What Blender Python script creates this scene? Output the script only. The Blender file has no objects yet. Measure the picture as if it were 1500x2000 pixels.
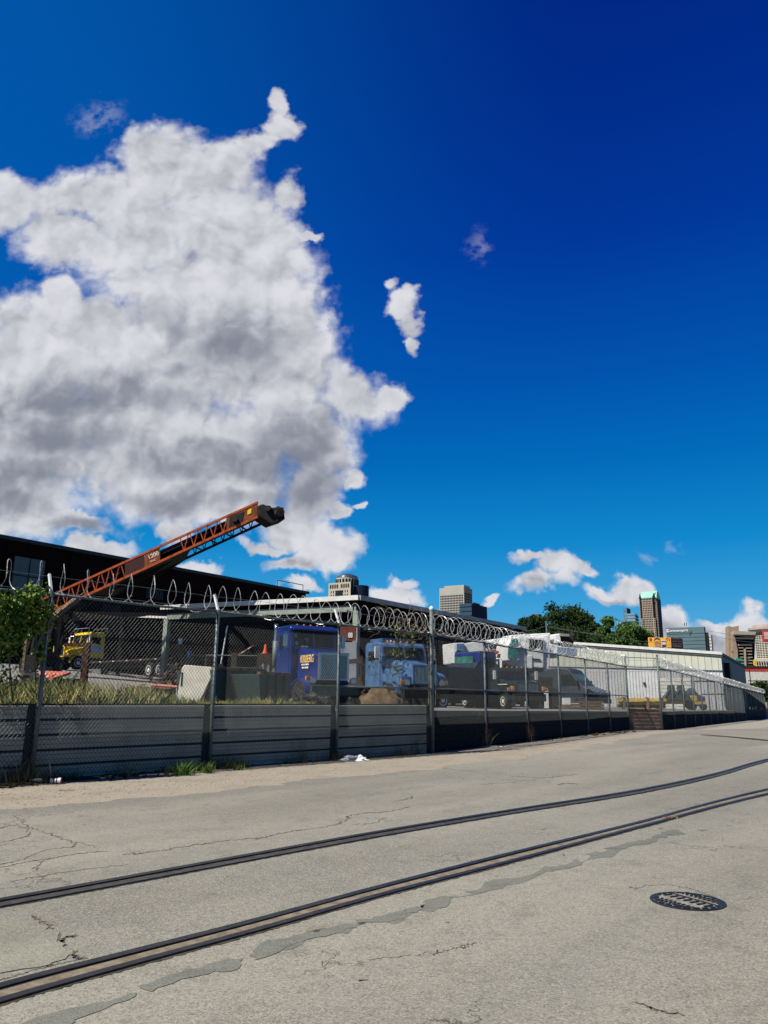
import bpy, bmesh, math, random
from mathutils import Vector, Matrix, Euler
R = math.radians
random.seed(7)
SC = bpy.context.scene
COL = SC.collection

# ------------------------------------------------------------------ camera
F_PX, CAM_H = 1502.0, 1.36
TH = math.atan(364.0 / F_PX)
RO = R(0.5)
def cam_ray(px, py):
    x, y = px - 750.0, 1000.0 - py
    c, s = math.cos(RO), math.sin(RO)
    xr, yr = x * c - y * s, x * s + y * c
    return Vector((xr, F_PX * math.cos(TH) - yr * math.sin(TH), F_PX * math.sin(TH) + yr * math.cos(TH)))
def at(px, py, Y):
    """photo pixel -> point at distance Y ahead"""
    d = cam_ray(px, py); t = Y / d.y
    return Vector((d.x * t, Y, CAM_H + d.z * t))
def gz(Y):
    """height of the street: level near by, then falling gently"""
    return -0.0105 * (min(max(Y, 35.0), 125.0) - 35.0)
def on_street(px, py):
    z = 0.0
    for _ in range(6):
        d = cam_ray(px, py); t = (z - CAM_H) / d.z
        z = gz(d.y * t)
    return Vector((d.x * t, d.y * t, z))

cam_d = bpy.data.cameras.new('camera')
cam = bpy.data.objects.new('camera', cam_d); COL.objects.link(cam)
cam_d.sensor_fit = 'VERTICAL'; cam_d.sensor_height = 32.0
cam_d.lens = 32.0 * F_PX / 2000.0
cam_d.clip_start = 0.05; cam_d.clip_end = 9000
_r = (cam_ray(751, 1000) - cam_ray(750, 1000)).normalized()
_f = cam_ray(750, 1000).normalized()
_u = _r.cross(_f)
cam.matrix_world = Matrix(((_r.x, _u.x, -_f.x, 0), (_r.y, _u.y, -_f.y, 0), (_r.z, _u.z, -_f.z, CAM_H), (0, 0, 0, 1)))
SC.camera = cam
SC.view_settings.view_transform = 'Standard'
SC.view_settings.look = 'None'
SC.view_settings.exposure = 0.85
SC.view_settings.gamma = 1.0
SC.cycles.max_bounces = 6
SC.cycles.transparent_max_bounces = 12

# ------------------------------------------------------------------ sun
SUN_AZ, SUN_EL = R(-125), R(50)
sdir = Vector((math.sin(SUN_AZ) * math.cos(SUN_EL), math.cos(SUN_AZ) * math.cos(SUN_EL), math.sin(SUN_EL)))
sun_d = bpy.data.lights.new('sun', 'SUN'); sun_d.energy = 5.0; sun_d.angle = R(0.5); sun_d.color = (1.0, 0.95, 0.87)
sun = bpy.data.objects.new('sun', sun_d); COL.objects.link(sun)
sun.rotation_euler = sdir.to_track_quat('Z', 'Y').to_euler()
sun.location = (0, 0, 60)

# ------------------------------------------------------------------ sky
W = bpy.data.worlds.new('World'); SC.world = W; W.use_nodes = True
try: W.cycles.sampling_method = 'MANUAL'; W.cycles.sample_map_resolution = 512
except Exception: pass
class NT:
    def __init__(s, tree): s.t = tree; s.L = tree.links
    def n(s, typ, **k):
        q = s.t.nodes.new(typ)
        for a, b in k.items():
            if a == 'inp':
                for i, v in b.items():
                    if hasattr(v, 'is_output'): s.L.new(v, q.inputs[i])
                    else: q.inputs[i].default_value = v
            else: setattr(q, a, b)
        return q
    def m(s, op, a, b=None, c=None, clamp=False):
        i = {0: a}
        if b is not None: i[1] = b
        if c is not None: i[2] = c
        return s.n('ShaderNodeMath', operation=op, use_clamp=clamp, inp=i).outputs[0]
    def v(s, op, a, b=None, c=None):
        i = {0: a}
        if b is not None: i[1] = b
        if c is not None: i[2] = c
        q = s.n('ShaderNodeVectorMath', operation=op, inp=i)
        return q.outputs['Value'] if op in ('LENGTH', 'DOT_PRODUCT') else q.outputs[0]
    def noise(s, vec, scale, detail=4, rough=0.5, out='Fac', dist=0.0):
        return s.n('ShaderNodeTexNoise', inp={'Vector': vec, 'Scale': scale, 'Detail': detail, 'Roughness': rough, 'Distortion': dist}).outputs[out]
    def mix(s, f, a, b, blend='MIX'):
        q = s.n('ShaderNodeMix', data_type='RGBA', blend_type=blend)
        for i, v_ in ((0, f), (6, a), (7, b)):
            if hasattr(v_, 'is_output'): s.L.new(v_, q.inputs[i])
            else: q.inputs[i].default_value = v_ if i == 0 else tuple(v_) + ((1,) if len(v_) == 3 else ())
        return q.outputs[2]
    def ss(s, x, lo, hi, a=0.0, b=1.0):
        return s.n('ShaderNodeMapRange', interpolation_type='SMOOTHSTEP', inp={0: x, 1: lo, 2: hi, 3: a, 4: b}).outputs[0]

w = NT(W.node_tree); W.node_tree.nodes.clear()
sky = w.n('ShaderNodeTexSky', sky_type='NISHITA')
sky.sun_disc = False; sky.sun_elevation = SUN_EL; sky.sun_rotation = SUN_AZ
sky.altitude = 150; sky.air_density = 1.0; sky.dust_density = 0.3; sky.ozone_density = 2.5
geo = w.n('ShaderNodeTexCoord').outputs['Generated']
sx = w.n('ShaderNodeSeparateXYZ', inp={0: geo})
dy = w.m('MAXIMUM', sx.outputs[1], 0.02)
U = w.m('DIVIDE', sx.outputs[0], dy); V = w.m('DIVIDE', sx.outputs[2], dy)
P0 = w.n('ShaderNodeCombineXYZ', inp={0: U, 1: V, 2: 0.0}).outputs[0]
def puv(px, py):
    d = cam_ray(px, py); return d.x / d.y, d.z / d.y
# every cloud as a few soft lobes: direction, size (degrees-like units)
LOBES = [
 (20,395,110,62),(120,385,95,62),(205,395,90,80),(290,320,70,85),(345,330,110,88),(420,330,95,72),(480,275,52,34),(540,215,25,32),(528,252,46,30),(566,372,38,46),
 (300,450,200,120),(450,440,150,130),(120,470,110,62),(400,560,220,150),(505,520,105,130),(575,625,78,90),(60,670,170,92),(120,585,48,52),(300,700,290,180),
 (560,740,125,120),(670,785,105,66),(750,790,46,24),(80,830,240,190),(350,870,310,160),(610,860,100,90),(50,960,120,70),(430,960,210,82),(600,960,75,80),
 (350,985,120,36),(570,1035,85,60),(50,1020,95,66),(130,1028,98,25),(190,1066,85,22),(145,1078,60,18),(350,1030,40,26),(645,1080,66,44),(590,1108,75,22),
 (520,1075,60,16),(395,1108,52,18),(688,928,27,27),(705,990,16,8),(660,990,30,22),(610,470,30,12),
 (765,557,20,18),(790,588,40,24),(815,625,26,40),(808,680,16,24),
 (1040,1100,52,15),(1080,1112,42,32),(1120,1112,26,13),(1060,1145,54,26),(1190,1155,74,22),(1222,1140,52,27),(1165,1150,40,14),
 (790,1143,32,16),(762,1165,68,18),(966,1158,22,9),(1298,1205,36,34),(1462,1203,52,33),(1400,1210,70,16),(1400,1248,130,42),(1300,1240,40,40),
 (590,1150,40,16),(860,1200,60,20),(190,610,90,60),(350,962,140,46),(430,1008,120,34),(60,900,150,60),(480,700,150,120)]
kx = 1.0 / F_PX
w1 = w.noise(P0, 5.5, 3, 0.55, 'Color'); w2 = w.noise(P0, 15.0, 6, 0.58, 'Color')
wp = w.v('MULTIPLY_ADD', w.v('SUBTRACT', w1, (0.5, 0.5, 0.5)), (0.085, 0.085, 0), P0)
wp = w.v('MULTIPLY_ADD', w.v('SUBTRACT', w2, (0.5, 0.5, 0.5)), (0.070, 0.070, 0), wp)
def lobes(P, lst, smooth):
    acc = None
    for (cx, cy, rx, ry) in lst:
        u0, v0 = puv(cx, cy); ux, _ = puv(cx + rx, cy); _, vy = puv(cx, cy - ry)
        ix, iy = 1 / abs(ux - u0), 1 / abs(vy - v0)
        q = w.v('MULTIPLY_ADD', P, (ix, iy, 0), (-u0 * ix, -v0 * iy, 0))
        l = w.v('LENGTH', q)
        acc = l if acc is None else w.m('SMOOTH_MIN', acc, l, smooth)
    return w.m('SUBTRACT', 1.0, acc)
F = lobes(wp, LOBES, 0.18)
n3 = w.noise(P0, 34.0, 7, 0.56)
bwarp = w.v('MULTIPLY_ADD', w.v('SUBTRACT', w.noise(P0, 9.0, 4, 0.6, 'Color'), (0.5, 0.5, 0.5)), (0.10, 0.10, 0), P0)
def puff(P):
    acc = 0.0
    for sc_, wt in ((10.0, 0.50), (23.0, 0.30), (52.0, 0.20)):
        v_ = w.n('ShaderNodeTexVoronoi', voronoi_dimensions='2D', feature='SMOOTH_F1', inp={'Vector': P, 'Scale': sc_, 'Smoothness': 0.45}).outputs['Distance']
        acc = w.m('MULTIPLY_ADD', v_, wt, acc)
    return w.m('SUBTRACT', 1.0, acc)
pf = puff(bwarp); pf2 = puff(w.v('ADD', bwarp, (-0.012, 0.020, 0)))
dens = w.m('ADD', F, w.m('ADD', w.m('MULTIPLY', w.m('SUBTRACT', n3, 0.5), 0.55), w.m('MULTIPLY', w.m('SUBTRACT', pf, 0.58), 0.75)))
alpha = w.ss(dens, -0.10, 0.44)
thin = w.ss(w.noise(P0, 9.0, 5, 0.6), 0.36, 0.56, 0.72, 1.0)
alpha = w.m('MULTIPLY', alpha, w.m('MAXIMUM', thin, w.ss(F, 0.03, 0.16)))
wisp = lobes(wp, [(190,230,75,42),(184,246,28,18),(925,490,34,50),(1312,1066,30,14),(1270,1085,30,12)], 0.2)
alpha = w.m('MAXIMUM', alpha, w.m('MULTIPLY', w.ss(wisp, 0.0, 0.9, 0, 0.22), w.ss(n3, 0.42, 0.6)))
front = w.m('GREATER_THAN', sx.outputs[1], 0.03)
gen = w.ss(w.noise(geo, 2.2, 8, 0.6), 0.60, 0.72, 0, 0.7)
alpha = w.m('ADD', w.m('MULTIPLY', alpha, front), w.m('MULTIPLY', gen, w.m('SUBTRACT', 1.0, front)))
alpha = w.m('MULTIPLY', alpha, w.ss(sx.outputs[2], -0.02, 0.01))
# relief: thickness seen a little towards the sun
r1 = w.noise(P0, 7.0, 7, 0.55); r2 = w.noise(w.v('ADD', P0, (-0.018, 0.030, 0)), 7.0, 7, 0.55)
rel = w.m('MULTIPLY', w.m('SUBTRACT', r1, r2), 1.0)
s1 = w.noise(P0, 26.0, 5, 0.55, dist=.6); s2 = w.noise(w.v('ADD', P0, (-0.005, 0.009, 0)), 26.0, 5, 0.55, dist=.6)
rel = w.m('ADD', rel, w.m('MULTIPLY', w.m('SUBTRACT', s1, s2), 0.22))
nz_el = w.n('ShaderNodeSeparateXYZ', inp={0: w.v('NORMALIZE', geo)}).outputs[2]
GREY = [(120,860,180,60),(440,660,130,70),(150,775,190,45),(420,905,240,42),(80,930,160,45),(560,860,100,55),(400,980,160,28),
        (620,945,60,60),(40,985,90,30),(1420,1235,130,16),(1200,1172,60,12),(1060,1160,40,14),(150,1035,70,14),(560,1110,60,12),(1300,1230,50,30)]
G = lobes(wp, GREY, 0.3)
gsh = w.ss(G, -0.65, 0.75)
rel = w.m('ADD', rel, w.m('MULTIPLY', w.m('SUBTRACT', pf, pf2), 0.68))
rel = w.m('ADD', rel, w.m('MULTIPLY', w.m('SUBTRACT', pf, 0.6), 0.35))
lit = w.m('SUBTRACT', w.m('ADD', w.m('ADD', 0.71, w.ss(nz_el, 0.24, 0.12, 0, 0.14)), rel), w.m('MULTIPLY', gsh, 0.52))
edge = w.ss(F, 0.0, 0.40, 0.30, 0.0)
lit = w.ss(w.m('ADD', lit, edge), -0.12, 1.08)
ccol = w.mix(lit, (0.225, 0.245, 0.305), (0.72, 0.73, 0.775))
CLOUD_GAIN = 5.56          # the sky texture is physically bright; the background strength brings both down
ccol = w.mix(1.0, ccol, (CLOUD_GAIN,) * 3, 'MULTIPLY')
# the blue of the clear sky: the sky texture, deepened towards the zenith and away from the sun
nrm = w.v('NORMALIZE', geo); nz = w.n('ShaderNodeSeparateXYZ', inp={0: nrm})
ramp = w.n('ShaderNodeValToRGB', inp={0: nz.outputs[2]}); cr_ = ramp.color_ramp
def slin(r, g, b):
    f = lambda c: c / 12.92 if c <= 0.04045 else ((c + 0.055) / 1.055) ** 2.4
    return tuple(f(c / 255.0) for c in (r, g, b)) + (1,)
STOPS = [(0.0, (128, 184, 216)), (0.06, (98, 174, 218)), (0.12, (58, 158, 214)), (0.19, (16, 136, 204)), (0.29, (0, 106, 186)), (0.39, (0, 82, 173)), (0.53, (0, 53, 154)), (0.64, (0, 42, 140)), (0.75, (0, 32, 127)), (1.0, (0, 22, 110))]
cr_.elements[0].position = 0; cr_.elements[0].color = slin(*STOPS[0][1]); cr_.elements[1].position = 1; cr_.elements[1].color = slin(*STOPS[-1][1])
for p_, c_ in STOPS[1:-1]: e_ = cr_.elements.new(p_); e_.color = slin(*c_)
sidel = w.ss(nz.outputs[0], 0.25, -0.45)
deep = w.mix(w.m('MULTIPLY', sidel, 0.62), ramp.outputs[0], slin(0, 102, 184))
deep = w.mix(w.ss(nz.outputs[2], 0.25, 0.5, 1, 0), deep, ramp.outputs[0])
deep = w.mix(1.0, deep, (5.56,) * 3, 'MULTIPLY')
skyc = w.mix(0.94, w.mix(1.0, sky.outputs[0], (0.05, 0.35, 0.6), 'MULTIPLY'), deep)
col = w.mix(alpha, skyc, ccol)
bg = w.n('ShaderNodeBackground', inp={0: col, 1: 0.10})
w.L.new(bg.outputs[0], w.n('ShaderNodeOutputWorld').inputs[0])

# ------------------------------------------------------------------ helpers
def lin(r, g, b):
    f = lambda c: c / 12.92 if c <= 0.04045 else ((c + 0.055) / 1.055) ** 2.4
    return tuple(f(c / 255.0) for c in (r, g, b))
MATS = {}; ALB = 0.76
def mat(name, c, rough=0.7, metal=0.0, c2=None, scale=3.0, detail=6, bump=0.0, bscale=None, alpha=None, spec=None, lo=0.35, hi=0.65, stretch=None, coat=0.0):
    if name in MATS: return MATS[name]
    c = tuple(x * ALB for x in c); c2 = tuple(x * ALB for x in c2) if c2 else None
    m = bpy.data.materials.new(name); m.use_nodes = True
    t = NT(m.node_tree); b = m.node_tree.nodes['Principled BSDF']
    tc = t.n('ShaderNodeTexCoord').outputs['Object']
    if stretch: tc = t.v('MULTIPLY', tc, stretch)
    if c2 is None: c2 = tuple(x * 0.72 for x in c)
    f = t.ss(t.noise(tc, scale, detail, 0.62), lo, hi)
    t.L.new(t.mix(f, c, c2), b.inputs['Base Color'])
    b.inputs['Roughness'].default_value = rough; b.inputs['Metallic'].default_value = metal
    b.inputs['Specular IOR Level'].default_value = spec if spec is not None else (.05 if rough >= .9 else .15 if rough > .58 else .4)
    if coat: b.inputs['Coat Weight'].default_value = coat; b.inputs['Coat Roughness'].default_value = 0.08
    if bump:
        bn = t.n('ShaderNodeBump', inp={'Height': t.noise(tc, bscale or scale * 4, 6, 0.6), 'Strength': bump, 'Distance': 0.02})
        t.L.new(bn.outputs[0], b.inputs['Normal'])
    MATS[name] = m; return m

class MB:
    def __init__(s): s.v = []; s.f = []
    def quad(s, a, b, c, d):
        n = len(s.v); s.v += [tuple(a), tuple(b), tuple(c), tuple(d)]; s.f.append((n, n + 1, n + 2, n + 3)); return s
    def poly(s, pts):
        n = len(s.v); s.v += [tuple(p) for p in pts]; s.f.append(tuple(range(n, n + len(pts)))); return s
    def box(s, c, d, rz=0.0, ry=0.0, rx=0.0):
        M = Euler((rx, ry, rz)).to_matrix(); n = len(s.v); c = Vector(c)
        for i in (-.5, .5):
            for j in (-.5, .5):
                for k in (-.5, .5):
                    s.v.append(tuple(c + M @ Vector((i * d[0], j * d[1], k * d[2]))))
        s.f += [tuple(n + q for q in f) for f in ((0, 1, 3, 2), (4, 6, 7, 5), (0, 4, 5, 1), (2, 3, 7, 6), (0, 2, 6, 4), (1, 5, 7, 3))]; return s
    def bb(s, x0, x1, y0, y1, z0, z1):
        return s.box(((x0 + x1) / 2, (y0 + y1) / 2, (z0 + z1) / 2), (abs(x1 - x0), abs(y1 - y0), abs(z1 - z0)))
    def bar(s, a, b, wd, ht=None, up=(0, 0, 1)):
        a, b = Vector(a), Vector(b); ht = ht or wd; d = (b - a).normalized(); u = Vector(up)
        if abs(d.dot(u)) > 0.98: u = Vector((0, 1, 0))
        r = d.cross(u).normalized(); u = r.cross(d); n = len(s.v)
        for p in (a, b):
            for i, j in ((-1, -1), (1, -1), (1, 1), (-1, 1)):
                s.v.append(tuple(p + r * (i * wd / 2) + u * (j * ht / 2)))
        s.f += [tuple(n + q for q in f) for f in ((0, 1, 2, 3), (7, 6, 5, 4), (0, 4, 5, 1), (1, 5, 6, 2), (2, 6, 7, 3), (3, 7, 4, 0))]; return s
    def tube(s, pts, r, n=6, cap=True):
        pts = [Vector(p) for p in pts]; b = len(s.v); k = len(pts); u = None
        for i, p in enumerate(pts):
            d = (pts[min(i + 1, k - 1)] - pts[max(i - 1, 0)]).normalized()
            if u is None: u = d.cross(Vector((0, 0, 1)) if abs(d.z) < .95 else Vector((1, 0, 0))).normalized()
            else:
                u = (u - d * u.dot(d)).normalized()
            v_ = d.cross(u); rr = r[i] if isinstance(r, (list, tuple)) else r
            for j in range(n):
                a = 2 * math.pi * j / n; s.v.append(tuple(p + u * (rr * math.cos(a)) + v_ * (rr * math.sin(a))))
        for i in range(k - 1):
            for j in range(n):
                s.f.append((b + i * n + j, b + i * n + (j + 1) % n, b + (i + 1) * n + (j + 1) % n, b + (i + 1) * n + j))
        if cap: s.f.append(tuple(b + j for j in range(n))[::-1]); s.f.append(tuple(b + (k - 1) * n + j for j in range(n)))
        return s
    def prof(s, pts, y0, y1, y0b=None, y1b=None):
        """side outline (x,z) pulled from y0 to y1"""
        n = len(s.v); k = len(pts)
        s.v += [(x, y0, z) for x, z in pts] + [(x, y1, z) for x, z in pts]
        s.f.append(tuple(n + i for i in range(k))); s.f.append(tuple(n + k + i for i in range(k))[::-1])
        for i in range(k): j = (i + 1) % k; s.f.append((n + j, n + i, n + k + i, n + k + j))
        return s
    def lathe(s, c, prof, n=20, axis='y'):
        """profile (radius, along)"""
        b = len(s.v); c = Vector(c)
        for r, h in prof:
            for j in range(n):
                a = 2 * math.pi * j / n; x, y = r * math.cos(a), r * math.sin(a)
                s.v.append(tuple(c + (Vector((x, h, y)) if axis == 'y' else Vector((x, y, h)) if axis == 'z' else Vector((h, x, y)))))
        for i in range(len(prof) - 1):
            for j in range(n): s.f.append((b + i * n + j, b + i * n + (j + 1) % n, b + (i + 1) * n + (j + 1) % n, b + (i + 1) * n + j))
        s.f.append(tuple(b + j for j in range(n))); s.f.append(tuple(b + (len(prof) - 1) * n + j for j in range(n))[::-1]); return s
    def build(s, name, m, parent=None, bevel=0.0, smooth=False, origin=None, label=None, kind=None, xf=None):
        me = bpy.data.meshes.new(name)
        vs = s.v
        if xf is not None: vs = [tuple(xf @ Vector(p)) for p in vs]
        if origin is None and parent is not None and parent.get('world_space'): origin = parent.location
        if origin is not None: vs = [(x - origin[0], y - origin[1], z - origin[2]) for x, y, z in vs]
        me.from_pydata(vs, [], s.f); me.materials.append(m)
        bm = bmesh.new(); bm.from_mesh(me)
        if bevel or smooth:
            bmesh.ops.recalc_face_normals(bm, faces=bm.faces)
        if bevel:
            es = [e for e in bm.edges if len(e.link_faces) == 2 and e.calc_face_angle(0) > 0.5]
            bmesh.ops.bevel(bm, geom=es, offset=bevel, segments=2, profile=0.6, affect='EDGES', clamp_overlap=True)
        if not (bevel or smooth): bmesh.ops.recalc_face_normals(bm, faces=bm.faces)
        bm.to_mesh(me); bm.free()
        if smooth:
            for p in me.polygons: p.use_smooth = True
        o = bpy.data.objects.new(name, me); COL.objects.link(o)
        if parent is not None: o.parent = parent
        if origin is not None and parent is None: o.location = origin
        if label: o['label'] = label
        if kind: o['kind'] = kind
        return o
def tag(o, label, cat, group=None, kind=None):
    o['label'] = label; o['category'] = cat
    if group: o['group'] = group
    if kind: o['kind'] = kind
    return o
def empty(name, loc, label, cat, rz=0.0, group=None, world=False):
    o = bpy.data.objects.new(name, None); COL.objects.link(o); o.location = loc; o.rotation_euler = (0, 0, rz)
    o.empty_display_size = 0.3
    if world: o['world_space'] = True
    return tag(o, label, cat, group)
def kids(o): return [c for c in bpy.data.objects if c.parent is o]
def copy_tree(o, parent=None):
    c = o.copy(); COL.objects.link(c)
    if parent is not None: c.parent = parent
    for ch in kids(o): copy_tree(ch, c)
    return c
def struct(o): o['kind'] = 'structure'; return o
def text_part(txt, size, m, parent, loc, rot, name='lettering', shear=0.0, depth=0.004, origin=None, bold=0.0, width=1.0):
    cu = bpy.data.curves.new(name, 'FONT'); cu.body = txt; cu.size = size; cu.extrude = depth; cu.shear = shear; cu.offset = bold
    cu.align_x = 'CENTER'; cu.align_y = 'CENTER'
    to = bpy.data.objects.new('tmp', cu); COL.objects.link(to)
    dg = bpy.context.evaluated_depsgraph_get(); me = bpy.data.meshes.new_from_object(to.evaluated_get(dg))
    bpy.data.objects.remove(to); me.materials.clear(); me.materials.append(m)
    o = bpy.data.objects.new(name, me); COL.objects.link(o); o.parent = parent
    o.location = Vector(loc); o.rotation_euler = rot; o.scale = (width, 1, 1)
    return o

# ------------------------------------------------------------------ materials
def asphalt(name='weathered_asphalt', k=(1, 1, 1), grit=.62):
    m = bpy.data.materials.new(name); m.use_nodes = True
    t = NT(m.node_tree); b = m.node_tree.nodes['Principled BSDF']
    tc = t.n('ShaderNodeTexCoord').outputs['Object']
    T = lambda *c: tuple(a * 0.755 * q for a, q in zip(c, k))
    big = t.ss(t.noise(tc, 0.45, 6, 0.6), 0.38, 0.62)
    c = t.mix(big, T(0.235, 0.229, 0.192), T(0.262, 0.250, 0.206))
    # worn bands running with the street
    rot = t.n('ShaderNodeVectorRotate', rotation_type='Z_AXIS', inp={0: tc, 3: R(38)}).outputs[0]
    band = t.ss(t.noise(t.v('MULTIPLY', rot, (0.9, 0.10, 1)), 0.8, 4, 0.55), 0.42, 0.66)
    c = t.mix(band, c, T(0.305, 0.288, 0.232))
    mid = t.noise(tc, 2.6, 9, 0.72)
    c = t.mix(t.ss(mid, 0.50, 0.66, 0, 0.62), c, T(0.185, 0.182, 0.140))
    c = t.mix(t.ss(mid, 0.30, 0.46, 0.45, 0), c, T(0.30, 0.272, 0.215))
    lg = t.ss(t.noise(t.v('MULTIPLY', rot, (1.0, 0.35, 1)), 0.28, 5, 0.6), 0.40, 0.62, 0.84, 1.06)
    c = t.mix(1.0, c, t.n('ShaderNodeCombineColor', inp={0: lg, 1: lg, 2: lg}).outputs[0], 'MULTIPLY')
    oil = t.ss(t.noise(tc, 1.1, 7, 0.7), 0.60, 0.70, 0, 0.45)
    c = t.mix(oil, c, T(0.15, 0.145, 0.12))
    vo = t.n('ShaderNodeTexVoronoi', inp={'Vector': tc, 'Scale': 105.0})
    stone = t.n('ShaderNodeSeparateColor', inp={0: vo.outputs['Color']}).outputs[0]
    c = t.mix(t.ss(stone, 0.55, 1.0, 0, 0.75 * grit), c, T(0.50, 0.455, 0.36))
    c = t.mix(t.ss(stone, 0.0, 0.32, 0.8 * grit, 0), c, T(0.085, 0.080, 0.064))
    g = t.noise(tc, 150.0, 3, 0.7)
    c = t.mix(t.ss(g, 0.4, 0.62, 0.0, 0.4 * grit), c, T(0.09, 0.085, 0.068))
    grime = t.ss(t.noise(tc, 7.0, 7, 0.75), 0.54, 0.68, 0, 0.40)
    c = t.mix(grime, c, T(0.12, 0.115, 0.09))
    sp = t.noise(tc, 6.0, 2, 0.4)
    c = t.mix(t.ss(sp, 0.74, 0.77, 0, 0.75), c, T(0.05, 0.045, 0.036))
    wv = t.v('MULTIPLY_ADD', t.v('SUBTRACT', t.noise(tc, 2.5, 5, 0.6, 'Color'), (0.5, 0.5, 0.5)), (0.9, 0.9, 0), tc)
    cr = t.n('ShaderNodeTexVoronoi', feature='DISTANCE_TO_EDGE', inp={'Vector': wv, 'Scale': 0.9}).outputs['Distance']
    cm = t.m('MULTIPLY', t.ss(cr, 0.0, 0.010, 0.6, 0), t.ss(t.noise(tc, 0.4, 2, 0.5), 0.53, 0.62))
    c = t.mix(cm, c, T(0.055, 0.05, 0.042))
    t.L.new(c, b.inputs['Base Color']); b.inputs['Roughness'].default_value = 0.9
    b.inputs['Specular IOR Level'].default_value = 0.15
    h = t.m('ADD', t.m('MULTIPLY', stone, 0.8), t.m('ADD', g, t.m('MULTIPLY', mid, 1.4)))
    h = t.m('SUBTRACT', h, t.m('MULTIPLY', cm, 2.0))
    bn = t.n('ShaderNodeBump', inp={'Height': h, 'Strength': 0.8, 'Distance': 0.007})
    t.L.new(bn.outputs[0], b.inputs['Normal'])
    return m
def gravel(name, a, b_, dark, sc=60.0):
    m = bpy.data.materials.new(name); m.use_nodes = True
    t = NT(m.node_tree); b = m.node_tree.nodes['Principled BSDF']
    tc = t.n('ShaderNodeTexCoord').outputs['Object']
    vo = t.n('ShaderNodeTexVoronoi', inp={'Vector': tc, 'Scale': sc})
    s_ = t.n('ShaderNodeSeparateColor', inp={0: vo.outputs['Color']}).outputs[0]
    c = t.mix(s_, a, b_)
    c = t.mix(t.ss(t.noise(tc, 1.3, 6, 0.65), 0.45, 0.7, 0, 0.6), c, dark)
    t.L.new(c, b.inputs['Base Color']); b.inputs['Roughness'].default_value = 0.95
    bn = t.n('ShaderNodeBump', inp={'Height': t.m('ADD', s_, t.noise(tc, sc * 0.5, 4, 0.6)), 'Strength': 0.6, 'Distance': 0.012})
    t.L.new(bn.outputs[0], b.inputs['Normal']); return m
M_ASPH = asphalt()
M_GRAV = gravel('beige_gravel', (0.275, 0.237, 0.175), (0.15, 0.128, 0.095), (0.155, 0.130, 0.096))
M_YARD = gravel('yard_gravel', (0.17, 0.162, 0.14), (0.13, 0.122, 0.105), (0.10, 0.095, 0.08), 30.0)
M_CONC = mat('pale_concrete', (0.27, 0.25, 0.20), 0.9, 0, (0.28, 0.26, 0.215), 1.5, 8, 0.2, 40)
M_TAR = asphalt('tar_stain', (.62, .66, .68), .35)
M_CRACK = mat('crack_shadow', (0.035, 0.032, 0.027), 0.95, 0, (0.08, 0.07, 0.055), 12)
M_RAIL = mat('dark_rail_steel', (0.030, 0.030, 0.033), 0.42, 0.6, (0.055, 0.05, 0.048), 9, 6, 0.15, 60)
M_RAILL = mat('worn_rail_steel', (0.10, 0.095, 0.09), 0.5, 0.5, (0.06, 0.055, 0.05), 9, 6, 0.15, 60)
M_SAND = mat('groove_sand', (0.24, 0.20, 0.14), 0.95, 0, (0.14, 0.115, 0.085), 12, 8, 0.3, 120)
M_GALV = mat('galvanised_steel', (0.13, 0.165, 0.165), 0.55, 0.3, (0.09, 0.115, 0.115), 8, 6, 0.05)
M_WIRE = mat('mesh_wire', (0.12, 0.128, 0.118), 0.6, 0.3, (0.06, 0.065, 0.06), 20)
M_RAZOR = mat('razor_wire_steel', (0.55, 0.55, 0.53), 0.4, 0.3, (0.30, 0.30, 0.29), 6)
M_SIDING = mat('grey_siding', (0.50, 0.465, 0.36), 0.7, 0.0, (0.37, 0.345, 0.27), 1.5, 8, 0.05, lo=0.4, hi=0.7)
M_RIBL = mat('rib_shade', (0.24, 0.23, 0.19), 0.7)
M_SEAM = mat('siding_seam', (0.03, 0.035, 0.04), 0.7)
M_RUST = mat('rusty_corrugated', (0.36, 0.15, 0.075), 0.8, 0.0, (0.20, 0.085, 0.045), 2.5, 8, 0.2, 30)
M_DRUST = mat('shaded_corrugated', (0.012, 0.009, 0.008), 0.9, 0.0, (0.007, 0.006, 0.006), 2.5, 8, 0.1)  # rusty sheet again, its shade put into a near-black colour
M_BRICK = mat('shaded_red_brick', (0.016, 0.006, 0.005), 0.95, 0, (0.008, 0.004, 0.0035), 3, 8, 0.1)  # deep shade on the wall is part of this near-black brick colour
M_BLACK = mat('black_paint', (0.012, 0.012, 0.013), 0.6)
M_RUBBER = mat('tyre_rubber', (0.014, 0.014, 0.014), 0.85, 0, (0.03, 0.028, 0.026), 10)
M_WHITE = mat('white_paint', (0.72, 0.72, 0.70), 0.45, 0, (0.60, 0.60, 0.58), 3)
M_CHROME = mat('chrome', (0.55, 0.55, 0.55), 0.22, 0.9, (0.45, 0.45, 0.45), 4)
M_GLASS = mat('dark_glass', (0.006, 0.008, 0.010), 0.15, 0, (0.012, 0.014, 0.016), 2, spec=0.2)
M_GREENGL = mat('green_glass', (0.05, 0.22, 0.17), 0.1, 0, (0.02, 0.10, 0.08), 3, spec=0.8)
M_BLUE = mat('royal_blue_paint', (0.004, 0.024, 0.175), 0.35, 0, (0.004, 0.016, 0.09), 2.5, 5, coat=0.4)
M_LBLUE = mat('faded_blue_paint', (0.075, 0.17, 0.33), 0.42, 0, (0.04, 0.09, 0.19), 4, 6, coat=0.2)
M_NAVY = mat('navy_paint', (0.010, 0.018, 0.045), 0.4, 0, (0.012, 0.015, 0.025), 3)
M_DGREEN = mat('dark_green_paint', (0.012, 0.032, 0.030), 0.5, 0, (0.02, 0.035, 0.03), 2, 8)
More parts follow.
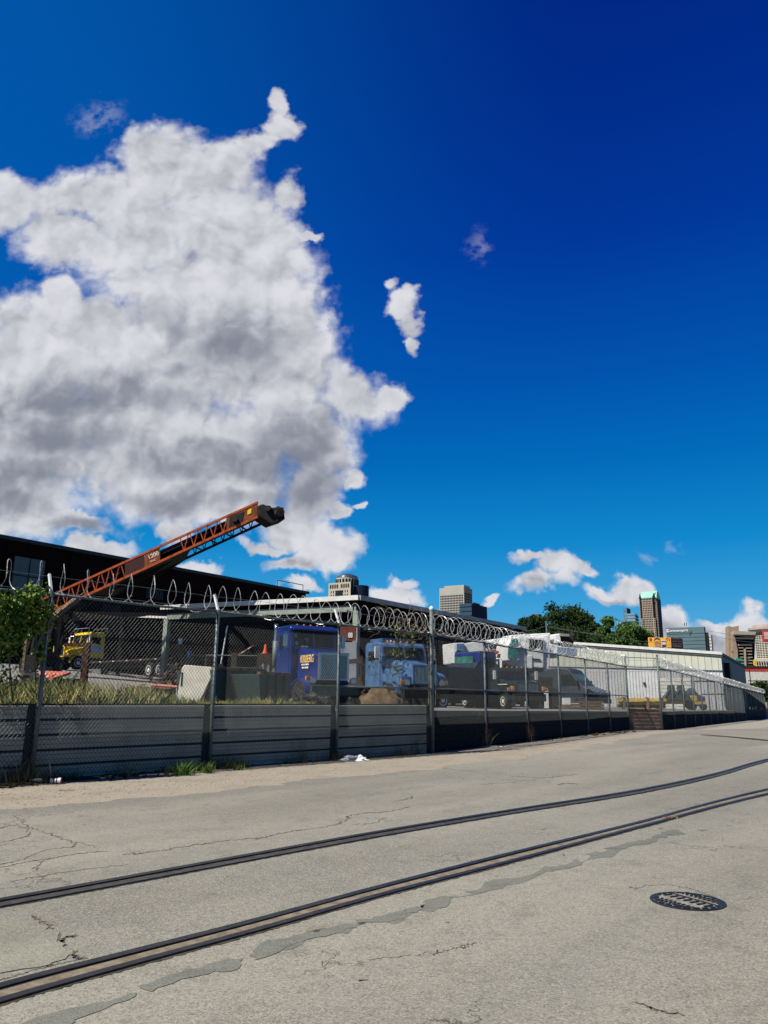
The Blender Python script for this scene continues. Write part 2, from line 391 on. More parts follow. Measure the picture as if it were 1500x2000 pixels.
M_DARK = mat('dark_machine_grease', (0.016, 0.014, 0.013), 0.75, 0, (0.04, 0.028, 0.02), 5)
M_YEL = mat('yellow_paint', (0.80, 0.56, 0.012), 0.4, 0, (0.65, 0.42, 0.01), 4)
M_DYEL = mat('machine_yellow', (0.62, 0.42, 0.09), 0.5, 0, (0.45, 0.30, 0.08), 3)
M_ORANGE = mat('orange_truss_paint', (0.40, 0.072, 0.018), 0.6, 0, (0.14, 0.032, 0.014), 4, 8, lo=0.42, hi=0.7)
M_RUSTO = mat('rusty_orange_plate', (0.22, 0.065, 0.016), 0.7, 0, (0.10, 0.028, 0.012), 3, 8)
M_MAROON = mat('maroon_plate', (0.050, 0.016, 0.014), 0.7, 0, (0.03, 0.012, 0.011), 3)
M_SALMON = mat('salmon_red_paint', (0.55, 0.16, 0.10), 0.55, 0, (0.42, 0.11, 0.07), 4)
M_RED = mat('red_paint', (0.50, 0.03, 0.025), 0.5)
M_AMBER = mat('amber_lens', (0.75, 0.26, 0.02), 0.3)
M_WOOD = mat('weathered_timber', (0.22, 0.15, 0.09), 0.85, 0, (0.12, 0.08, 0.05), 5, 8, 0.2, stretch=(1, 1, 4))
M_PLWOOD = mat('pale_timber', (0.42, 0.29, 0.16), 0.85, 0, (0.26, 0.17, 0.09), 5)
M_LEAF = mat('vine_leaf', (0.085, 0.16, 0.022), 0.6, 0, (0.16, 0.23, 0.035), 3, lo=0.4, hi=0.6)
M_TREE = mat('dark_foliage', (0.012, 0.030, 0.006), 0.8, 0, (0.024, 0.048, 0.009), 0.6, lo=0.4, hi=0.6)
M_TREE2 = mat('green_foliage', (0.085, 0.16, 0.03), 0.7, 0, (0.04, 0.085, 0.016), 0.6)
M_BARK = mat('bark', (0.07, 0.055, 0.04), 0.9, 0, (0.04, 0.03, 0.025), 4)
M_DRY = mat('dry_grass', (0.36, 0.31, 0.13), 0.8, 0, (0.17, 0.19, 0.055), 0.9, lo=0.4, hi=0.6)
M_GRASS = mat('green_grass', (0.10, 0.17, 0.03), 0.7, 0, (0.06, 0.12, 0.02), 2)
M_TWIG = mat('dead_stalk', (0.30, 0.24, 0.16), 0.9, 0, (0.12, 0.09, 0.06), 5)
M_FASCIA = mat('white_fascia', (0.62, 0.62, 0.58), 0.5, 0, (0.52, 0.52, 0.49), 3)
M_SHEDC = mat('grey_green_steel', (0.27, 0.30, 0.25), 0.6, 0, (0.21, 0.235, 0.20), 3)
M_SHEDD = mat('shed_shade_sheet', (0.006, 0.0055, 0.005), 0.95, 0, (0.009, 0.008, 0.007), 2, spec=.1)  # near-black: the shade under the roof is painted in
M_SIDEGR = mat('pale_green_sheet', (0.50, 0.51, 0.42), 0.6, 0, (0.44, 0.46, 0.38), 0.5)
M_SIDEW = mat('white_wall_sheet', (0.56, 0.57, 0.56), 0.6, 0, (0.46, 0.47, 0.47), 0.5)
M_SLATE = mat('slate_blue_sheet', (0.055, 0.085, 0.12), 0.6, 0, (0.045, 0.07, 0.10), 0.5)
M_ROLL = mat('cream_roller_door', (0.72, 0.72, 0.64), 0.55)
M_DIRT = mat('brown_earth', (0.17, 0.12, 0.07), 0.95, 0, (0.08, 0.058, 0.036), 6, 10, 1.0, 25)

# ------------------------------------------------------------------ street ground
YB = [-60, -20, -8, 0, 3, 6, 9, 12, 16, 20, 26, 35, 50, 70, 90, 125, 300, 3500]
g = MB()
for a, b in zip(YB[:-1], YB[1:]):
    g.quad((-3500, a, gz(a) - .004), (3500, a, gz(a) - .004), (3500, b, gz(b) - .004), (-3500, b, gz(b) - .004))
struct(g.build('ground', M_GRAV))
# asphalt sheet with a ragged edge along the gravel verge
edge_px = [(0, 1583), (140, 1572), (300, 1556), (500, 1536), (640, 1521), (780, 1507), (880, 1497), (1000, 1482), (1100, 1468), (1200, 1448), (1290, 1434), (1370, 1425), (1440, 1410), (1490, 1404)]
E_ = [on_street(*p) for p in edge_px]
d0 = (E_[1] - E_[0]).normalized()
E_ = [E_[0] - d0 * 40, E_[0] - d0 * 12, E_[0] - d0 * 4] + E_ + [E_[-1] + (E_[-1] - E_[-2]).normalized() * 60]
fine = []
for a, b in zip(E_[:-1], E_[1:]):
    L = (b - a).length; n = max(1, int(L / (0.12 if a.y < 25 and a.y > 2 else 1.2)))
    for i in range(n):
        p = a.lerp(b, i / n)
        j = 0.09 if p.y < 30 else 0.3
        p.x += random.uniform(-j, j) * 1.1 + 0.16 * math.sin(p.y * 1.7) + .09 * math.sin(p.y * 4.3 + 1) + .06 * math.sin(p.y * 11.0 + 2) + (.35 * random.random() if random.random() < .06 else 0)
        fine.append(p)
fine.append(E_[-1]); fine.sort(key=lambda p: p.y)
g = MB()
for a, b in zip(fine[:-1], fine[1:]):
    g.quad((a.x, a.y, gz(a.y)), (400, a.y, gz(a.y)), (400, b.y, gz(b.y)), (b.x, b.y, gz(b.y)))
struct(g.build('road', M_ASPH))
# concrete apron at the far right
ap = [(1338, 1437), (1350, 1424), (1385, 1411), (1440, 1404), (1500, 1402.5), (1640, 1404), (1640, 1453), (1500, 1443), (1420, 1439)]
g = MB(); pts = [on_street(*p) for p in ap]; c0 = on_street(1480, 1420)
for a, b in zip(pts, pts[1:] + pts[:1]):
    g.poly([(a.x, a.y, gz(a.y) + .008), (b.x, b.y, gz(b.y) + .008), (c0.x, c0.y, gz(c0.y) + .008)])
struct(g.build('pavement', M_CONC))
g = MB()
ln = [on_street(*p) for p in ((1375, 1436), (1430, 1440), (1500, 1447), (1600, 1455))]
for a, b in zip(ln[:-1], ln[1:]): g.bar(a + Vector((0, 0, .0)), b + Vector((0, 0, .0)), .35, .05)
struct(g.build('pavement_kerb', M_CRACK))
def smooth_path(px, n=10, z=0.0):
    P = [on_street(*p) for p in px]; P = [P[0] * 2 - P[1]] + P + [P[-1] * 2 - P[-2]]; out = []
    for i in range(1, len(P) - 2):
        for k in range(n):
            t = k / n; a, b, c, d = P[i - 1:i + 3]
            out.append(0.5 * ((2 * b) + (c - a) * t + (2 * a - 5 * b + 4 * c - d) * t * t + (3 * b - a - 3 * c + d) * t ** 3))
    out.append(P[-2]); return [Vector((p.x, p.y, gz(p.y) + z)) for p in out]
def ribbon(path, wd, z0, z1, jit=0.0):
    m = MB(); n = len(path)
    for i in range(n):
        d = (path[min(i + 1, n - 1)] - path[max(i - 1, 0)]).normalized(); r = Vector((d.y, -d.x, 0)) * (wd / 2)
        w_ = 1 + random.uniform(-jit, jit)
        for q, z in ((-r * w_, z0), (-r * w_, z1), (r * w_, z1), (r * w_, z0)): m.v.append((path[i].x + q.x, path[i].y + q.y, path[i].z + z))
    for i in range(n - 1):
        b = i * 4
        for j in range(3): m.f.append((b + j, b + j + 1, b + j + 5, b + j + 4))
    return m
def poly4(pts_px):
    """smooth a measured line with a cubic in world space"""
    return pts_px
NU = [(-330, 2030), (0, 1929), (250, 1864), (500, 1800), (750, 1732), (1000, 1668), (1250, 1607), (1500, 1542), (1800, 1478)]
NL = [(-330, 2064), (0, 1958), (250, 1887), (500, 1819), (750, 1748), (1000, 1683), (1250, 1616), (1500, 1551), (1800, 1485)]
FU = [(-330, 1820), (0, 1760), (250, 1715), (500, 1669), (750, 1624), (1000, 1583), (1250, 1543), (1400, 1511), (1500, 1483), (1640, 1452)]
FL = [(-330, 1832), (0, 1771), (250, 1725), (500, 1678), (750, 1632), (1000, 1589), (1250, 1549), (1400, 1516), (1500, 1487), (1640, 1455)]
tr = empty('railway_track', on_street(750, 1700), 'pair of dark steel rails sunk into the road, curving off to the right', 'railway track', world=True)
for pts, m_, nm, wd in ((NU, M_RAIL, 'rail', .062), (NL, M_RAIL, 'guard_rail', .055), (FU, M_RAIL, 'rail', .072), (FL, M_RAILL, 'guard_rail', .07)):
    ribbon(smooth_path(pts, 14), wd, -.02, .013).build(nm, m_, tr)
mid = lambda A, B: [((a[0] + b[0]) / 2, (a[1] + b[1]) / 2) for a, b in zip(A, B)]
ribbon(smooth_path(mid(NU, NL), 14), .09, -.02, .004).build('flangeway_fill', M_SAND, tr)
ribbon(smooth_path(mid(FU, FL), 14), .06, -.02, .004).build('flangeway_fill', M_CRACK, tr)
# dark groove edges beside the rails
for pts, wd in ((NU, .105), (NL, .10), (FU, .10), (FL, .105)):
    ribbon(smooth_path(pts, 40), wd, -.02, .0025 if pts in (NU, NL) else .002, .2).build('groove_edge', M_CRACK, tr)

# tar stains: broad dark smears below the near rail
def blob_px(pts, z=.003, m=M_TAR, name='road_stain', jit=.02):
    P = [on_street(*p) for p in pts]; out = []
    for a, b in zip(P, P[1:] + P[:1]):
        n = max(2, int((b - a).length / .05))
        for i in range(n):
            p = a.lerp(b, i / n); p.x += random.uniform(-jit, jit); p.y += random.uniform(-jit, jit); out.append(p)
    g = MB(); g.poly([(p.x, p.y, gz(p.y) + z) for p in out])
    return g
st = MB()
for pts in ([(492, 1865), (520, 1846), (575, 1826), (640, 1815), (690, 1803), (692, 1812), (640, 1828), (590, 1838), (560, 1850), (520, 1872), (500, 1874)],
            [(690, 1798), (735, 1795), (760, 1782), (793, 1778), (785, 1794), (770, 1800), (700, 1803)],
            [(793, 1778), (830, 1768), (828, 1775), (790, 1788)],
            [(818, 1772), (835, 1758), (855, 1752), (880, 1752), (873, 1772), (845, 1774)],
            [(905, 1742), (930, 1738), (955, 1730), (950, 1743), (925, 1745)],
            [(958, 1728), (1000, 1720), (1000, 1725), (960, 1733)],
            [(1060, 1702), (1090, 1693), (1115, 1686), (1130, 1674), (1138, 1690), (1105, 1694), (1075, 1702)],
            [(1145, 1668), (1165, 1663), (1182, 1666), (1165, 1672), (1150, 1671)],
            [(1176, 1657), (1205, 1653), (1230, 1647), (1258, 1641), (1268, 1647), (1240, 1651), (1215, 1658), (1180, 1658)],
            [(1270, 1636), (1288, 1628), (1296, 1624), (1320, 1621), (1338, 1628), (1308, 1630), (1300, 1637)],
            [(1364, 1620), (1384, 1621), (1370, 1624)], [(1290, 1617), (1297, 1618), (1290, 1620)],
            [(270, 1925), (330, 1905), (400, 1885), (440, 1872), (468, 1872), (475, 1885), (455, 1896), (420, 1900), (350, 1915), (290, 1940)],
            [(-20, 2030), (60, 1990), (150, 1966), (235, 1948), (272, 1938), (262, 1950), (200, 1972), (150, 1990), (110, 2030)], [(704, 1914), (716, 1912), (718, 1916), (706, 1918)], [(1095, 1670), (1102, 1669), (1100, 1674)], [(1405, 1640), (1415, 1638), (1412, 1644)]):
    b_ = blob_px(pts); n = len(st.v); st.v += b_.v; st.f += [tuple(n + q for q in f) for f in b_.f]
sp_ = smooth_path([(500, 1862), (600, 1830), (700, 1806), (780, 1788), (860, 1765), (950, 1736), (1050, 1706), (1140, 1684), (1200, 1660), (1280, 1638), (1330, 1627)], 7)
wv_ = []
for i_, p_ in enumerate(sp_): wv_.append(Vector((p_.x, p_.y + .05 * math.sin(i_ * .9) + random.gauss(0, .012), p_.z)))
b_ = MB(); n_ = len(wv_)
for i_ in range(n_):
    p_ = wv_[i_]; w_ = max(.004, .045 + .05 * math.sin(i_ * .55) * math.sin(i_ * .2 + 1) + random.gauss(0, .010))
    b_.v += [(p_.x + .5 * w_, p_.y - w_, p_.z + .0016), (p_.x - .5 * w_, p_.y + w_, p_.z + .0016)]
for i_ in range(n_ - 1): b_.f.append((2 * i_, 2 * i_ + 1, 2 * i_ + 3, 2 * i_ + 2))
struct(b_.build('road_stain', M_TAR))
struct(st.build('road_stain', M_TAR))
# cracks
CR = [([(940, 1470), (1000, 1459), (1090, 1450), (1160, 1440), (1210, 1432)], .05), ([(0, 1695), (50, 1684), (100, 1676), (150, 1668), (210, 1662)], .016), ([(0, 1688), (40, 1680), (90, 1660), (140, 1655), (150, 1645)], .011), ([(0, 1645), (30, 1640), (55, 1630), (50, 1612), (40, 1600)], .01),
      ([(52, 1614), (95, 1628), (130, 1640), (190, 1655)], .012), ([(245, 1669), (290, 1665), (350, 1655), (400, 1648), (450, 1641), (500, 1637)], .018), ([(70, 1700), (80, 1685), (100, 1676)], .009),
      ([(500, 1640), (560, 1625), (640, 1614), (676, 1603), (680, 1594), (720, 1588), (750, 1586), (800, 1577)], .018), ([(690, 1610), (730, 1608), (748, 1598)], .010), ([(765, 1566), (800, 1560), (803, 1555)], .012),
      ([(151, 1829), (130, 1831), (121, 1840), (126, 1852), (140, 1862), (150, 1872), (165, 1873)], .028), ([(60, 1788), (80, 1800), (100, 1812), (120, 1836)], .02), ([(0, 1915), (40, 1903), (100, 1886), (160, 1874)], .024),
      ([(720, 1876), (800, 1867), (860, 1860), (900, 1850), (930, 1842)], .012), ([(0, 1618), (20, 1612), (52, 1616)], .008), ([(1000, 1515), (1060, 1519), (1130, 1512)], .018), ([(1250, 1513), (1300, 1506)], .012),
      ([(1090, 1533), (1110, 1530), (1128, 1532)], .02), ([(1250, 1960), (1290, 1975), (1330, 1982)], .03), ([(940, 1532), (1000, 1528), (1060, 1520)], .010), ([(20, 1722), (80, 1712), (150, 1700), (240, 1690)], .012),
      ([(1235, 1736), (1270, 1730), (1330, 1731), (1395, 1752)], .010), ([(860, 1500), (930, 1507), (990, 1512)], .012)]
cm = MB()
for pts, wd in CR:
    path = smooth_path(pts, 14)
    out = []
    for p in path: out.append(Vector((p.x + random.gauss(0, .0018) * p.y, p.y + random.gauss(0, .0028) * p.y, p.z)))
    b_ = ribbon(out, wd * min(1.0, out[0].y / 9.0), .0, .002, .8); n = len(cm.v); cm.v += b_.v; cm.f += [tuple(n + q for q in f) for f in b_.f]
struct(cm.build('road_crack', mat('faint_crack', (0.085, 0.078, 0.062), 0.95, 0, (0.15, 0.14, 0.115), 3)))
# a lighter, smoother resurfaced patch at the left between the rails
pb = blob_px([(-40, 1795), (60, 1790), (95, 1812), (118, 1838), (140, 1868), (90, 1885), (-40, 1912)], .0045, jit=.03)
struct(pb.build('road_patch', asphalt('smooth_patch', (1.02, 1.04, 1.0), .4)))

# manhole
mc = on_street(1343, 1761); e1 = on_street(1266, 1752); e2 = on_street(1420, 1770)
rad = (e2 - e1).length / 2 * 0.97
mh = empty('manhole_cover', (mc.x, mc.y, 0.0), 'round dark iron manhole cover set in the road right of the rails', 'manhole cover', R(28))
g = MB(); g.lathe((0, 0, 0), [(rad, -.02), (rad, .008), (rad * .93, .010), (rad * .93, -.01)], 48, 'z'); g.build('frame_ring', M_RAIL, mh)
g = MB(); g.lathe((0, 0, 0), [(rad * .925, -.015), (rad * .925, .0065)], 48, 'z'); lid = g.build('cover', mat('dusty_iron', (0.27, 0.25, 0.20), 0.85, 0, (0.13, 0.125, 0.105), 10), mh)
g = MB()
def arcseg(r0, r1, a0, a1, z=.013):
    n = 4; o = [(r1 * math.cos(a0 + (a1 - a0) * i / n), r1 * math.sin(a0 + (a1 - a0) * i / n)) for i in range(n + 1)]
    q = [(r0 * math.cos(a0 + (a1 - a0) * i / n), r0 * math.sin(a0 + (a1 - a0) * i / n)) for i in range(n + 1)]
    for i in range(n): g.quad((*q[i], z), (*o[i], z), (*o[i + 1], z), (*q[i + 1], z))
for k in range(22): arcseg(rad * .80, rad * .915, 2 * math.pi * k / 22, 2 * math.pi * (k + .8) / 22)
for sg in (-1, 1):
    for k in range(9):
        a = (k - 4) * .25; cx = sg * rad * .55
        for rr in (.12, .24): g.box((sg * rad * (.34 + rr * 1.35), a * rad * .6 , .011), (rad * .10, rad * .055, .006), rz=a * .5)
    for k in range(7): g.box((sg * rad * .68 , (k - 3) * rad * .13, .0112), (rad * .09, rad * .035, .006))
for k in range(7): g.box((0, (k - 3) * rad * .23, .011), (rad * .30, rad * .07, .006))
g.box((rad * .25, 0, .011), (rad * .04, rad * 1.5, .004))
g.build('raised_pattern', M_RAIL, lid)

# ------------------------------------------------------------------ fence line
A1 = at(100, 1165, 13.15); A1.z = 0
B4 = at(843, 1243, 20.8); B4.z = 0
C7 = at(1222, 1303, 39.1); C7.z = gz(39.1)
D1 = at(1285, 1308, 39.5); D1.z = gz(40.4)
D2 = at(1491, 1354, 99.6); D2.z = gz(99.6)
s1v = (B4 - A1) / 3.0
A0 = A1 - s1v
A00 = A0 - s1v
HF = 3.05
def zbase(p):
    return gz(p.y)
YLINE = [A00 - s1v * 8, A1, B4, C7, D1, D2, D2 + (D2 - D1) * 1.5]
YZ = [1.12, 1.13, 1.08, .86, .86, .28, .0]
OFF = Vector((-.83, .56, 0))
def yard_z(p):
    """height of the yard at a point (approx. offset coordinates)"""
    best = None
    for i in range(len(YLINE) - 1):
        a, b = YLINE[i], YLINE[i + 1]; d = b - a; den = d.x * OFF.y - d.y * OFF.x
        q = Vector((p[0], p[1], 0)) - a
        s = (q.x * OFF.y - q.y * OFF.x) / den; u = (d.x * q.y - d.y * q.x) / den
        if -1e-6 <= s <= 1 + 1e-6: best = (i + s, u)
    if best is None: best = (0, 60) if p[0] < 0 else (5.5, 20)
    return yz(*best)
def yz(si, u):
    i = min(int(si), len(YZ) - 2); z = YZ[i] + (YZ[i + 1] - YZ[i]) * (si - i)
    k = 1.0 if si < 3.0 else max(0.0, 1 - (si - 3.0) / 1.2)
    z += (.077 * k + .008 * (1 - k)) * max(0, min(u, 70) - 10) + (.0 if si < 4 else .03 * min(u, 22) * min(1, si - 4))
    return z
g = MB(); us = [.10, .5, 1.2, 2.5, 5, 8, 12, 16, 20, 26, 34, 44, 56, 70, 100, 160, 300]
ss_ = [0, .5, .8, 1, 1.25, 1.5, 1.75, 2, 2.25, 2.5, 2.75, 3, 3.2, 3.5, 4, 4.2, 4.4, 4.6, 4.8, 5, 5.5, 6]
idx = {}
for a, s in enumerate(ss_):
    i = min(int(s), len(YLINE) - 2); p = YLINE[i].lerp(YLINE[i + 1], s - i)
    for b, u in enumerate(us):
        q = p + OFF * u; z = yz(s, u) + (random.uniform(-.04, .04) if 0 < b < 12 else 0)
        if u > 60: z = max(z, 1.2 + .006 * min(u, 300))
        idx[a, b] = len(g.v); g.v.append((q.x, q.y, z - (.02 if b == 0 else 0)))
    idx[a, -1] = len(g.v); q = p + OFF * .1; g.v.append((q.x, q.y, gz(q.y) - .3))
for a in range(len(ss_) - 1):
    g.f.append((idx[a, -1], idx[a + 1, -1], idx[a + 1, 0], idx[a, 0]))
    for b in range(len(us) - 1): g.f.append((idx[a, b], idx[a + 1, b], idx[a + 1, b + 1], idx[a, b + 1]))
struct(g.build('yard_ground', M_YARD))

def chain(a, b, z0, z1, cell=.088, wr=.0033):
    """woven diagonals between a and b"""
    m = MB(); L = (b - a).length; d = (b - a) / L; nrm = Vector((d.y, -d.x, 0)); H = z1 - z0
    slope = .80      # horizontal run per unit of height
    n = int((L + H * slope) / (cell * slope)) + 1
    for s in (1, -1):
        for i in range(n + 1):
            x0 = i * cell * slope - (H * slope if s == 1 else 0)
            xa, za, xb, zb = x0, 0.0, x0 + s * H * slope, H
            # clip to 0..L
            def clip(x1, y1, x2, y2):
                pts = []
                for (xx, yy, X2, Y2) in ((x1, y1, x2, y2), (x2, y2, x1, y1)):
                    if xx < 0: t = (0 - xx) / (X2 - xx); xx, yy = 0, yy + (Y2 - yy) * t
                    elif xx > L: t = (L - xx) / (X2 - xx); xx, yy = L, yy + (Y2 - yy) * t
                    pts.append((xx, yy))
                return pts
            if (xa < 0 and xb < 0) or (xa > L and xb > L): continue
            (xa, za), (xb, zb) = clip(xa, za, xb, zb)
            if abs(xb - xa) < .01: continue
            pa = a + d * xa + nrm * (.004 * s); pb_ = a + d * xb + nrm * (.004 * s)
            pa = Vector((pa.x, pa.y, a.z + (b.z - a.z) * xa / L + z0 + za)); pb_ = Vector((pb_.x, pb_.y, a.z + (b.z - a.z) * xb / L + z0 + zb))
            m.tube([pa, pb_], wr, 3, cap=False)
    return m
def coil(a, b, zc, r, pitch, inward, wr=.0075, wob=.02, seg=22, ease=0.0):
    m = MB(); L = (b - a).length; d = (b - a) / L; u = Vector((-d.y, d.x, 0)); pts = []
    N = int(L / pitch * seg); off = 0; ph = random.random() * 6
    rr = r; 
    for i in range(N + 1):
        t = i / N; an = -2 * math.pi * i / seg + ph
        if i % seg == 0: rr_t = r * random.uniform(.9, 1.08)
        rr += (rr_t - rr) * .15
        t = t * (1 + ease * (1 - t)); along = t * L + .35 * pitch * math.sin(an * 2) * .3 + wob * math.sin(an * .37) * 2
        c = a + d * along; zz = a.z + (b.z - a.z) * t + zc + .02 * math.sin(an * .21)
        pts.append(Vector((c.x, c.y, zz)) + u * (inward + rr * math.cos(an)) + Vector((0, 0, rr * math.sin(an))))
    m.tube(pts, wr, 4)
    # blades
    for i in range(0, N, 3):
        p = pts[i]; q = pts[min(i + 1, N)]; dd = (q - p).normalized(); v_ = dd.cross(Vector((random.random(), random.random(), 1))).normalized()
        m.quad(p - v_ * .022, p + dd * .012, p + v_ * .022, p - dd * .012)
    return m
INW = .14
def section(name, label, a, b, n, posts_lean, panel, coil_pitch, arms, zpan, midrail, start_post=True, end_post=True, coil_r=.25, post_r=.036, wire_r=.0033, dbl=False):
    root = empty(name, (a.x, a.y, a.z), label, 'fence', world=True)
    d = (b - a).normalized(); u = Vector((-d.y, d.x, 0)); up = Vector((0, 0, 1))
    P = [a.lerp(b, i / n) for i in range(n + 1)]
    for i, p in enumerate(P):
        p.z = gz(p.y)
        if (i == 0 and not start_post) or (i == n and not end_post): continue
        top = p + up * (HF + .0)
        MB().tube([p - up * .25, top], post_r, 10).build('post', M_GALV, root, smooth=True)
        if arms:
            MB().bar(top, top + u * .17 + up * .36, .035, .05).build('angle_arm', M_WHITE, root)
            g = MB().tube([top - up * .05, top + up * .03], post_r * 1.35, 10); g.build('post_cap', M_GALV, root)
    for i in range(n):
        p, q = P[i], P[i + 1]
        # sag
        pts = [p.lerp(q, t) + up * (HF - .02 * math.sin(t * math.pi)) - u * .0 for t in (0, .25, .5, .75, 1)]
        MB().tube(pts, .024, 8).build('top_rail', M_GALV, root, smooth=True)
        chain(p - u * .02, q - u * .02, .05, HF - .01, wr=wire_r).build('wire_mesh', M_WIRE, root)
        if midrail and i >= midrail - 1:
            MB().tube([p + up * 1.62, q + up * 1.62], .022, 8).build('mid_rail', M_GALV, root, smooth=True)
        panel(p, q, u, root, zpan)
    c = coil(P[0], P[-1], HF + coil_r * (.97 if arms else 1.05), coil_r, coil_pitch, INW if arms else .0, (.0066 if arms else .0085), ease=.38 if arms else 0)
    c.build('razor_wire', M_RAZOR, root)
    if dbl:
        coil(P[0], P[-1], HF + coil_r * .85, coil_r * .82, coil_pitch * 1.9, INW * .6, .005).build('razor_wire', M_GALV, root)
    for hz, off in ((.33, .16), (.05, .02)):
        MB().tube([P[0].lerp(P[-1], t / 12) + up * (HF + hz - .012 * (t % 2)) + u * off for t in range(13)], .004, 4).build('barbed_wire', M_GALV, root)
    return root, P
def siding(p, q, u, root, z1):
    """lapped horizontal metal siding just inside the fence"""
    prof = []; rows = 5; hh = z1 / rows
    for k in range(rows):
        z = k * hh
        prof += [(.0, z + .005), (-.028, z + .012), (-.030, z + hh * .30), (-.034, z + hh * .33), (-.030, z + hh * .36), (-.030, z + hh * .62), (-.034, z + hh * .65), (-.030, z + hh * .68), (-.024, z + hh * .86), (.012, z + hh * .90), (.014, z + hh * .98)]
    g = MB(); gap = (q - p).normalized() * .02
    o = u * .10
    for (x0, z0), (x1_, z1_) in zip(prof[:-1], prof[1:]):
        a = p + gap + o + u * x0; b = q - gap + o + u * x0; a2 = p + gap + o + u * x1_; b2 = q - gap + o + u * x1_
        g.quad((a.x, a.y, a.z + z0), (b.x, b.y, b.z + z0), (b2.x, b2.y, b2.z + z1_), (a2.x, a2.y, a2.z + z1_))
    g.build('siding_panel', M_SIDING, root)
    rl = MB()
    for k in range(rows):
        for fz in (.33, .64): rl.bar(p + gap + o - u * .0385 + Vector((0, 0, (k + fz) * hh)), q - gap + o - u * .0385 + Vector((0, 0, (k + fz) * hh)), .006, .006)
    rl.build('rib_lines', M_RIBL, root)
    for k in range(1, rows): MB().bar(p + gap + u * .066 + Vector((0, 0, k * hh - .012)), q - gap + u * .066 + Vector((0, 0, k * hh - .012)), .008, .03).build('lap_seam', M_SEAM, root)
    MB().bar(q - gap * 4.5 + u * .058, q - gap * 4.5 + u * .058 + Vector((0, 0, z1)), .006, .13, up=((q - p).normalized())).build('overlap_shade', M_SEAM, root)  # dark strip stands for the shadow at the panel overlap
    MB().bar(p + u * .125 + Vector((0, 0, z1 - .01)), q + u * .125 + Vector((0, 0, z1 - .01)), .05, .035).build('panel_cap', M_SEAM, root)
def corrug(mm, wave=.115, amp=.028):
    def f(p, q, u, root, z1):
        g = MB(); n = int(z1 / (wave / 6)); o = u * (.03 + amp); j = random.uniform(-.05, .04); j2 = random.uniform(-.05, .04)
        prev = None
        for k in range(n + 1):
            z = z1 * k / n; x = amp * math.sin(2 * math.pi * z / wave)
            cur = (p + o + u * x, q + o + u * x, z)
            if prev:
                g.quad((prev[0].x, prev[0].y, p.z + prev[2] * (1 + j)), (prev[1].x, prev[1].y, q.z + prev[2] * (1 + j2)), (cur[1].x, cur[1].y, q.z + z * (1 + j2)), (cur[0].x, cur[0].y, p.z + z * (1 + j)))
            prev = cur
        g.build('corrugated_panel', mm, root)
    return f
fe1, FP1 = section('chain_link_fence', 'near chain link fence with loose razor wire loops over grey siding panels', A00, B4, 5, 0, siding, .40, True, 1.22, 5, end_post=False, coil_r=.275)
fe2, FP2 = section('chain_link_fence', 'middle chain link fence run with shade-blackened corrugated panels along its foot', B4, C7, 6, 0, corrug(M_DRUST), .36, False, .86, 1, start_post=False, end_post=False, dbl=True, wire_r=.0029, coil_r=.27)
n3_ = 19
fe3, FP3 = section('chain_link_fence', 'far chain link fence run with dense bright razor wire receding along the road', D1, D2, n3_, 0, corrug(M_DRUST), .32, False, .90, 0, start_post=False, coil_r=.24, dbl=True, wire_r=.0020)
# terminal posts, taller than the rest
for (p, r_, h, root) in ((B4, .055, 3.72, fe2), (C7, .05, 3.55, fe2), (D1, .05, 3.62, fe3)):
    z = gz(p.y)
    o = MB().tube([(p.x, p.y, z - .2), (p.x, p.y, z + h)], r_, 12).build('end_post', M_GALV, root, smooth=True)
    MB().lathe((p.x, p.y, z + h), [(r_ * 1.15, -.02), (r_ * 1.15, .02), (r_ * .7, .06), (.01, .08)], 12, 'z').build('post_cap', M_WHITE if p is B4 else M_GALV, o, origin=(root.location.x, root.location.y, root.location.z))
gate, GP = section('fence_panel', 'short fence infill over brown corrugated sheet between two tall posts', C7, D1, 1, 0, corrug(M_RUST, .17, .055), 6.0, False, 1.02, 0, start_post=False, end_post=False, coil_r=.02)
u_ = (D1 - C7).normalized()
MB().tube([C7 + Vector((0, 0, 3.5)), D1 + Vector((0, 0, 3.5))], .02, 6).build('upper_rail', M_GALV, gate)
gate['category'] = 'fence'

# far end of the fence: leaning sheet and gate post
e = at(1494, 1372, 101)
ge = empty('gate_leaf', (D2.x + .3, D2.y + .5, gz(D2.y)), 'pale sheet gate leaf at the far end of the fence', 'gate', R(-20))
MB().bb(0, 2.4, -.04, .04, .1, 2.0).build('sheet', M_CONC, ge); MB().tube([(0, 0, 0), (0, 0, 2.6)], .07, 8).build('gate_post', M_GALV, ge)

# ------------------------------------------------------------------ buildings in the yard
def wall_frame(name, label, cat, org, dirv, group=None):
    """empty whose local +x runs along dirv, +y into the building (left of dirv)"""
    a = math.atan2(dirv.y, dirv.x)
    return empty(name, org, label, cat, a, group)
DV = Vector((.575, .818, 0)).normalized()      # along the fence and the long walls
LV = Vector((-DV.y, DV.x, 0))                   # away from the street
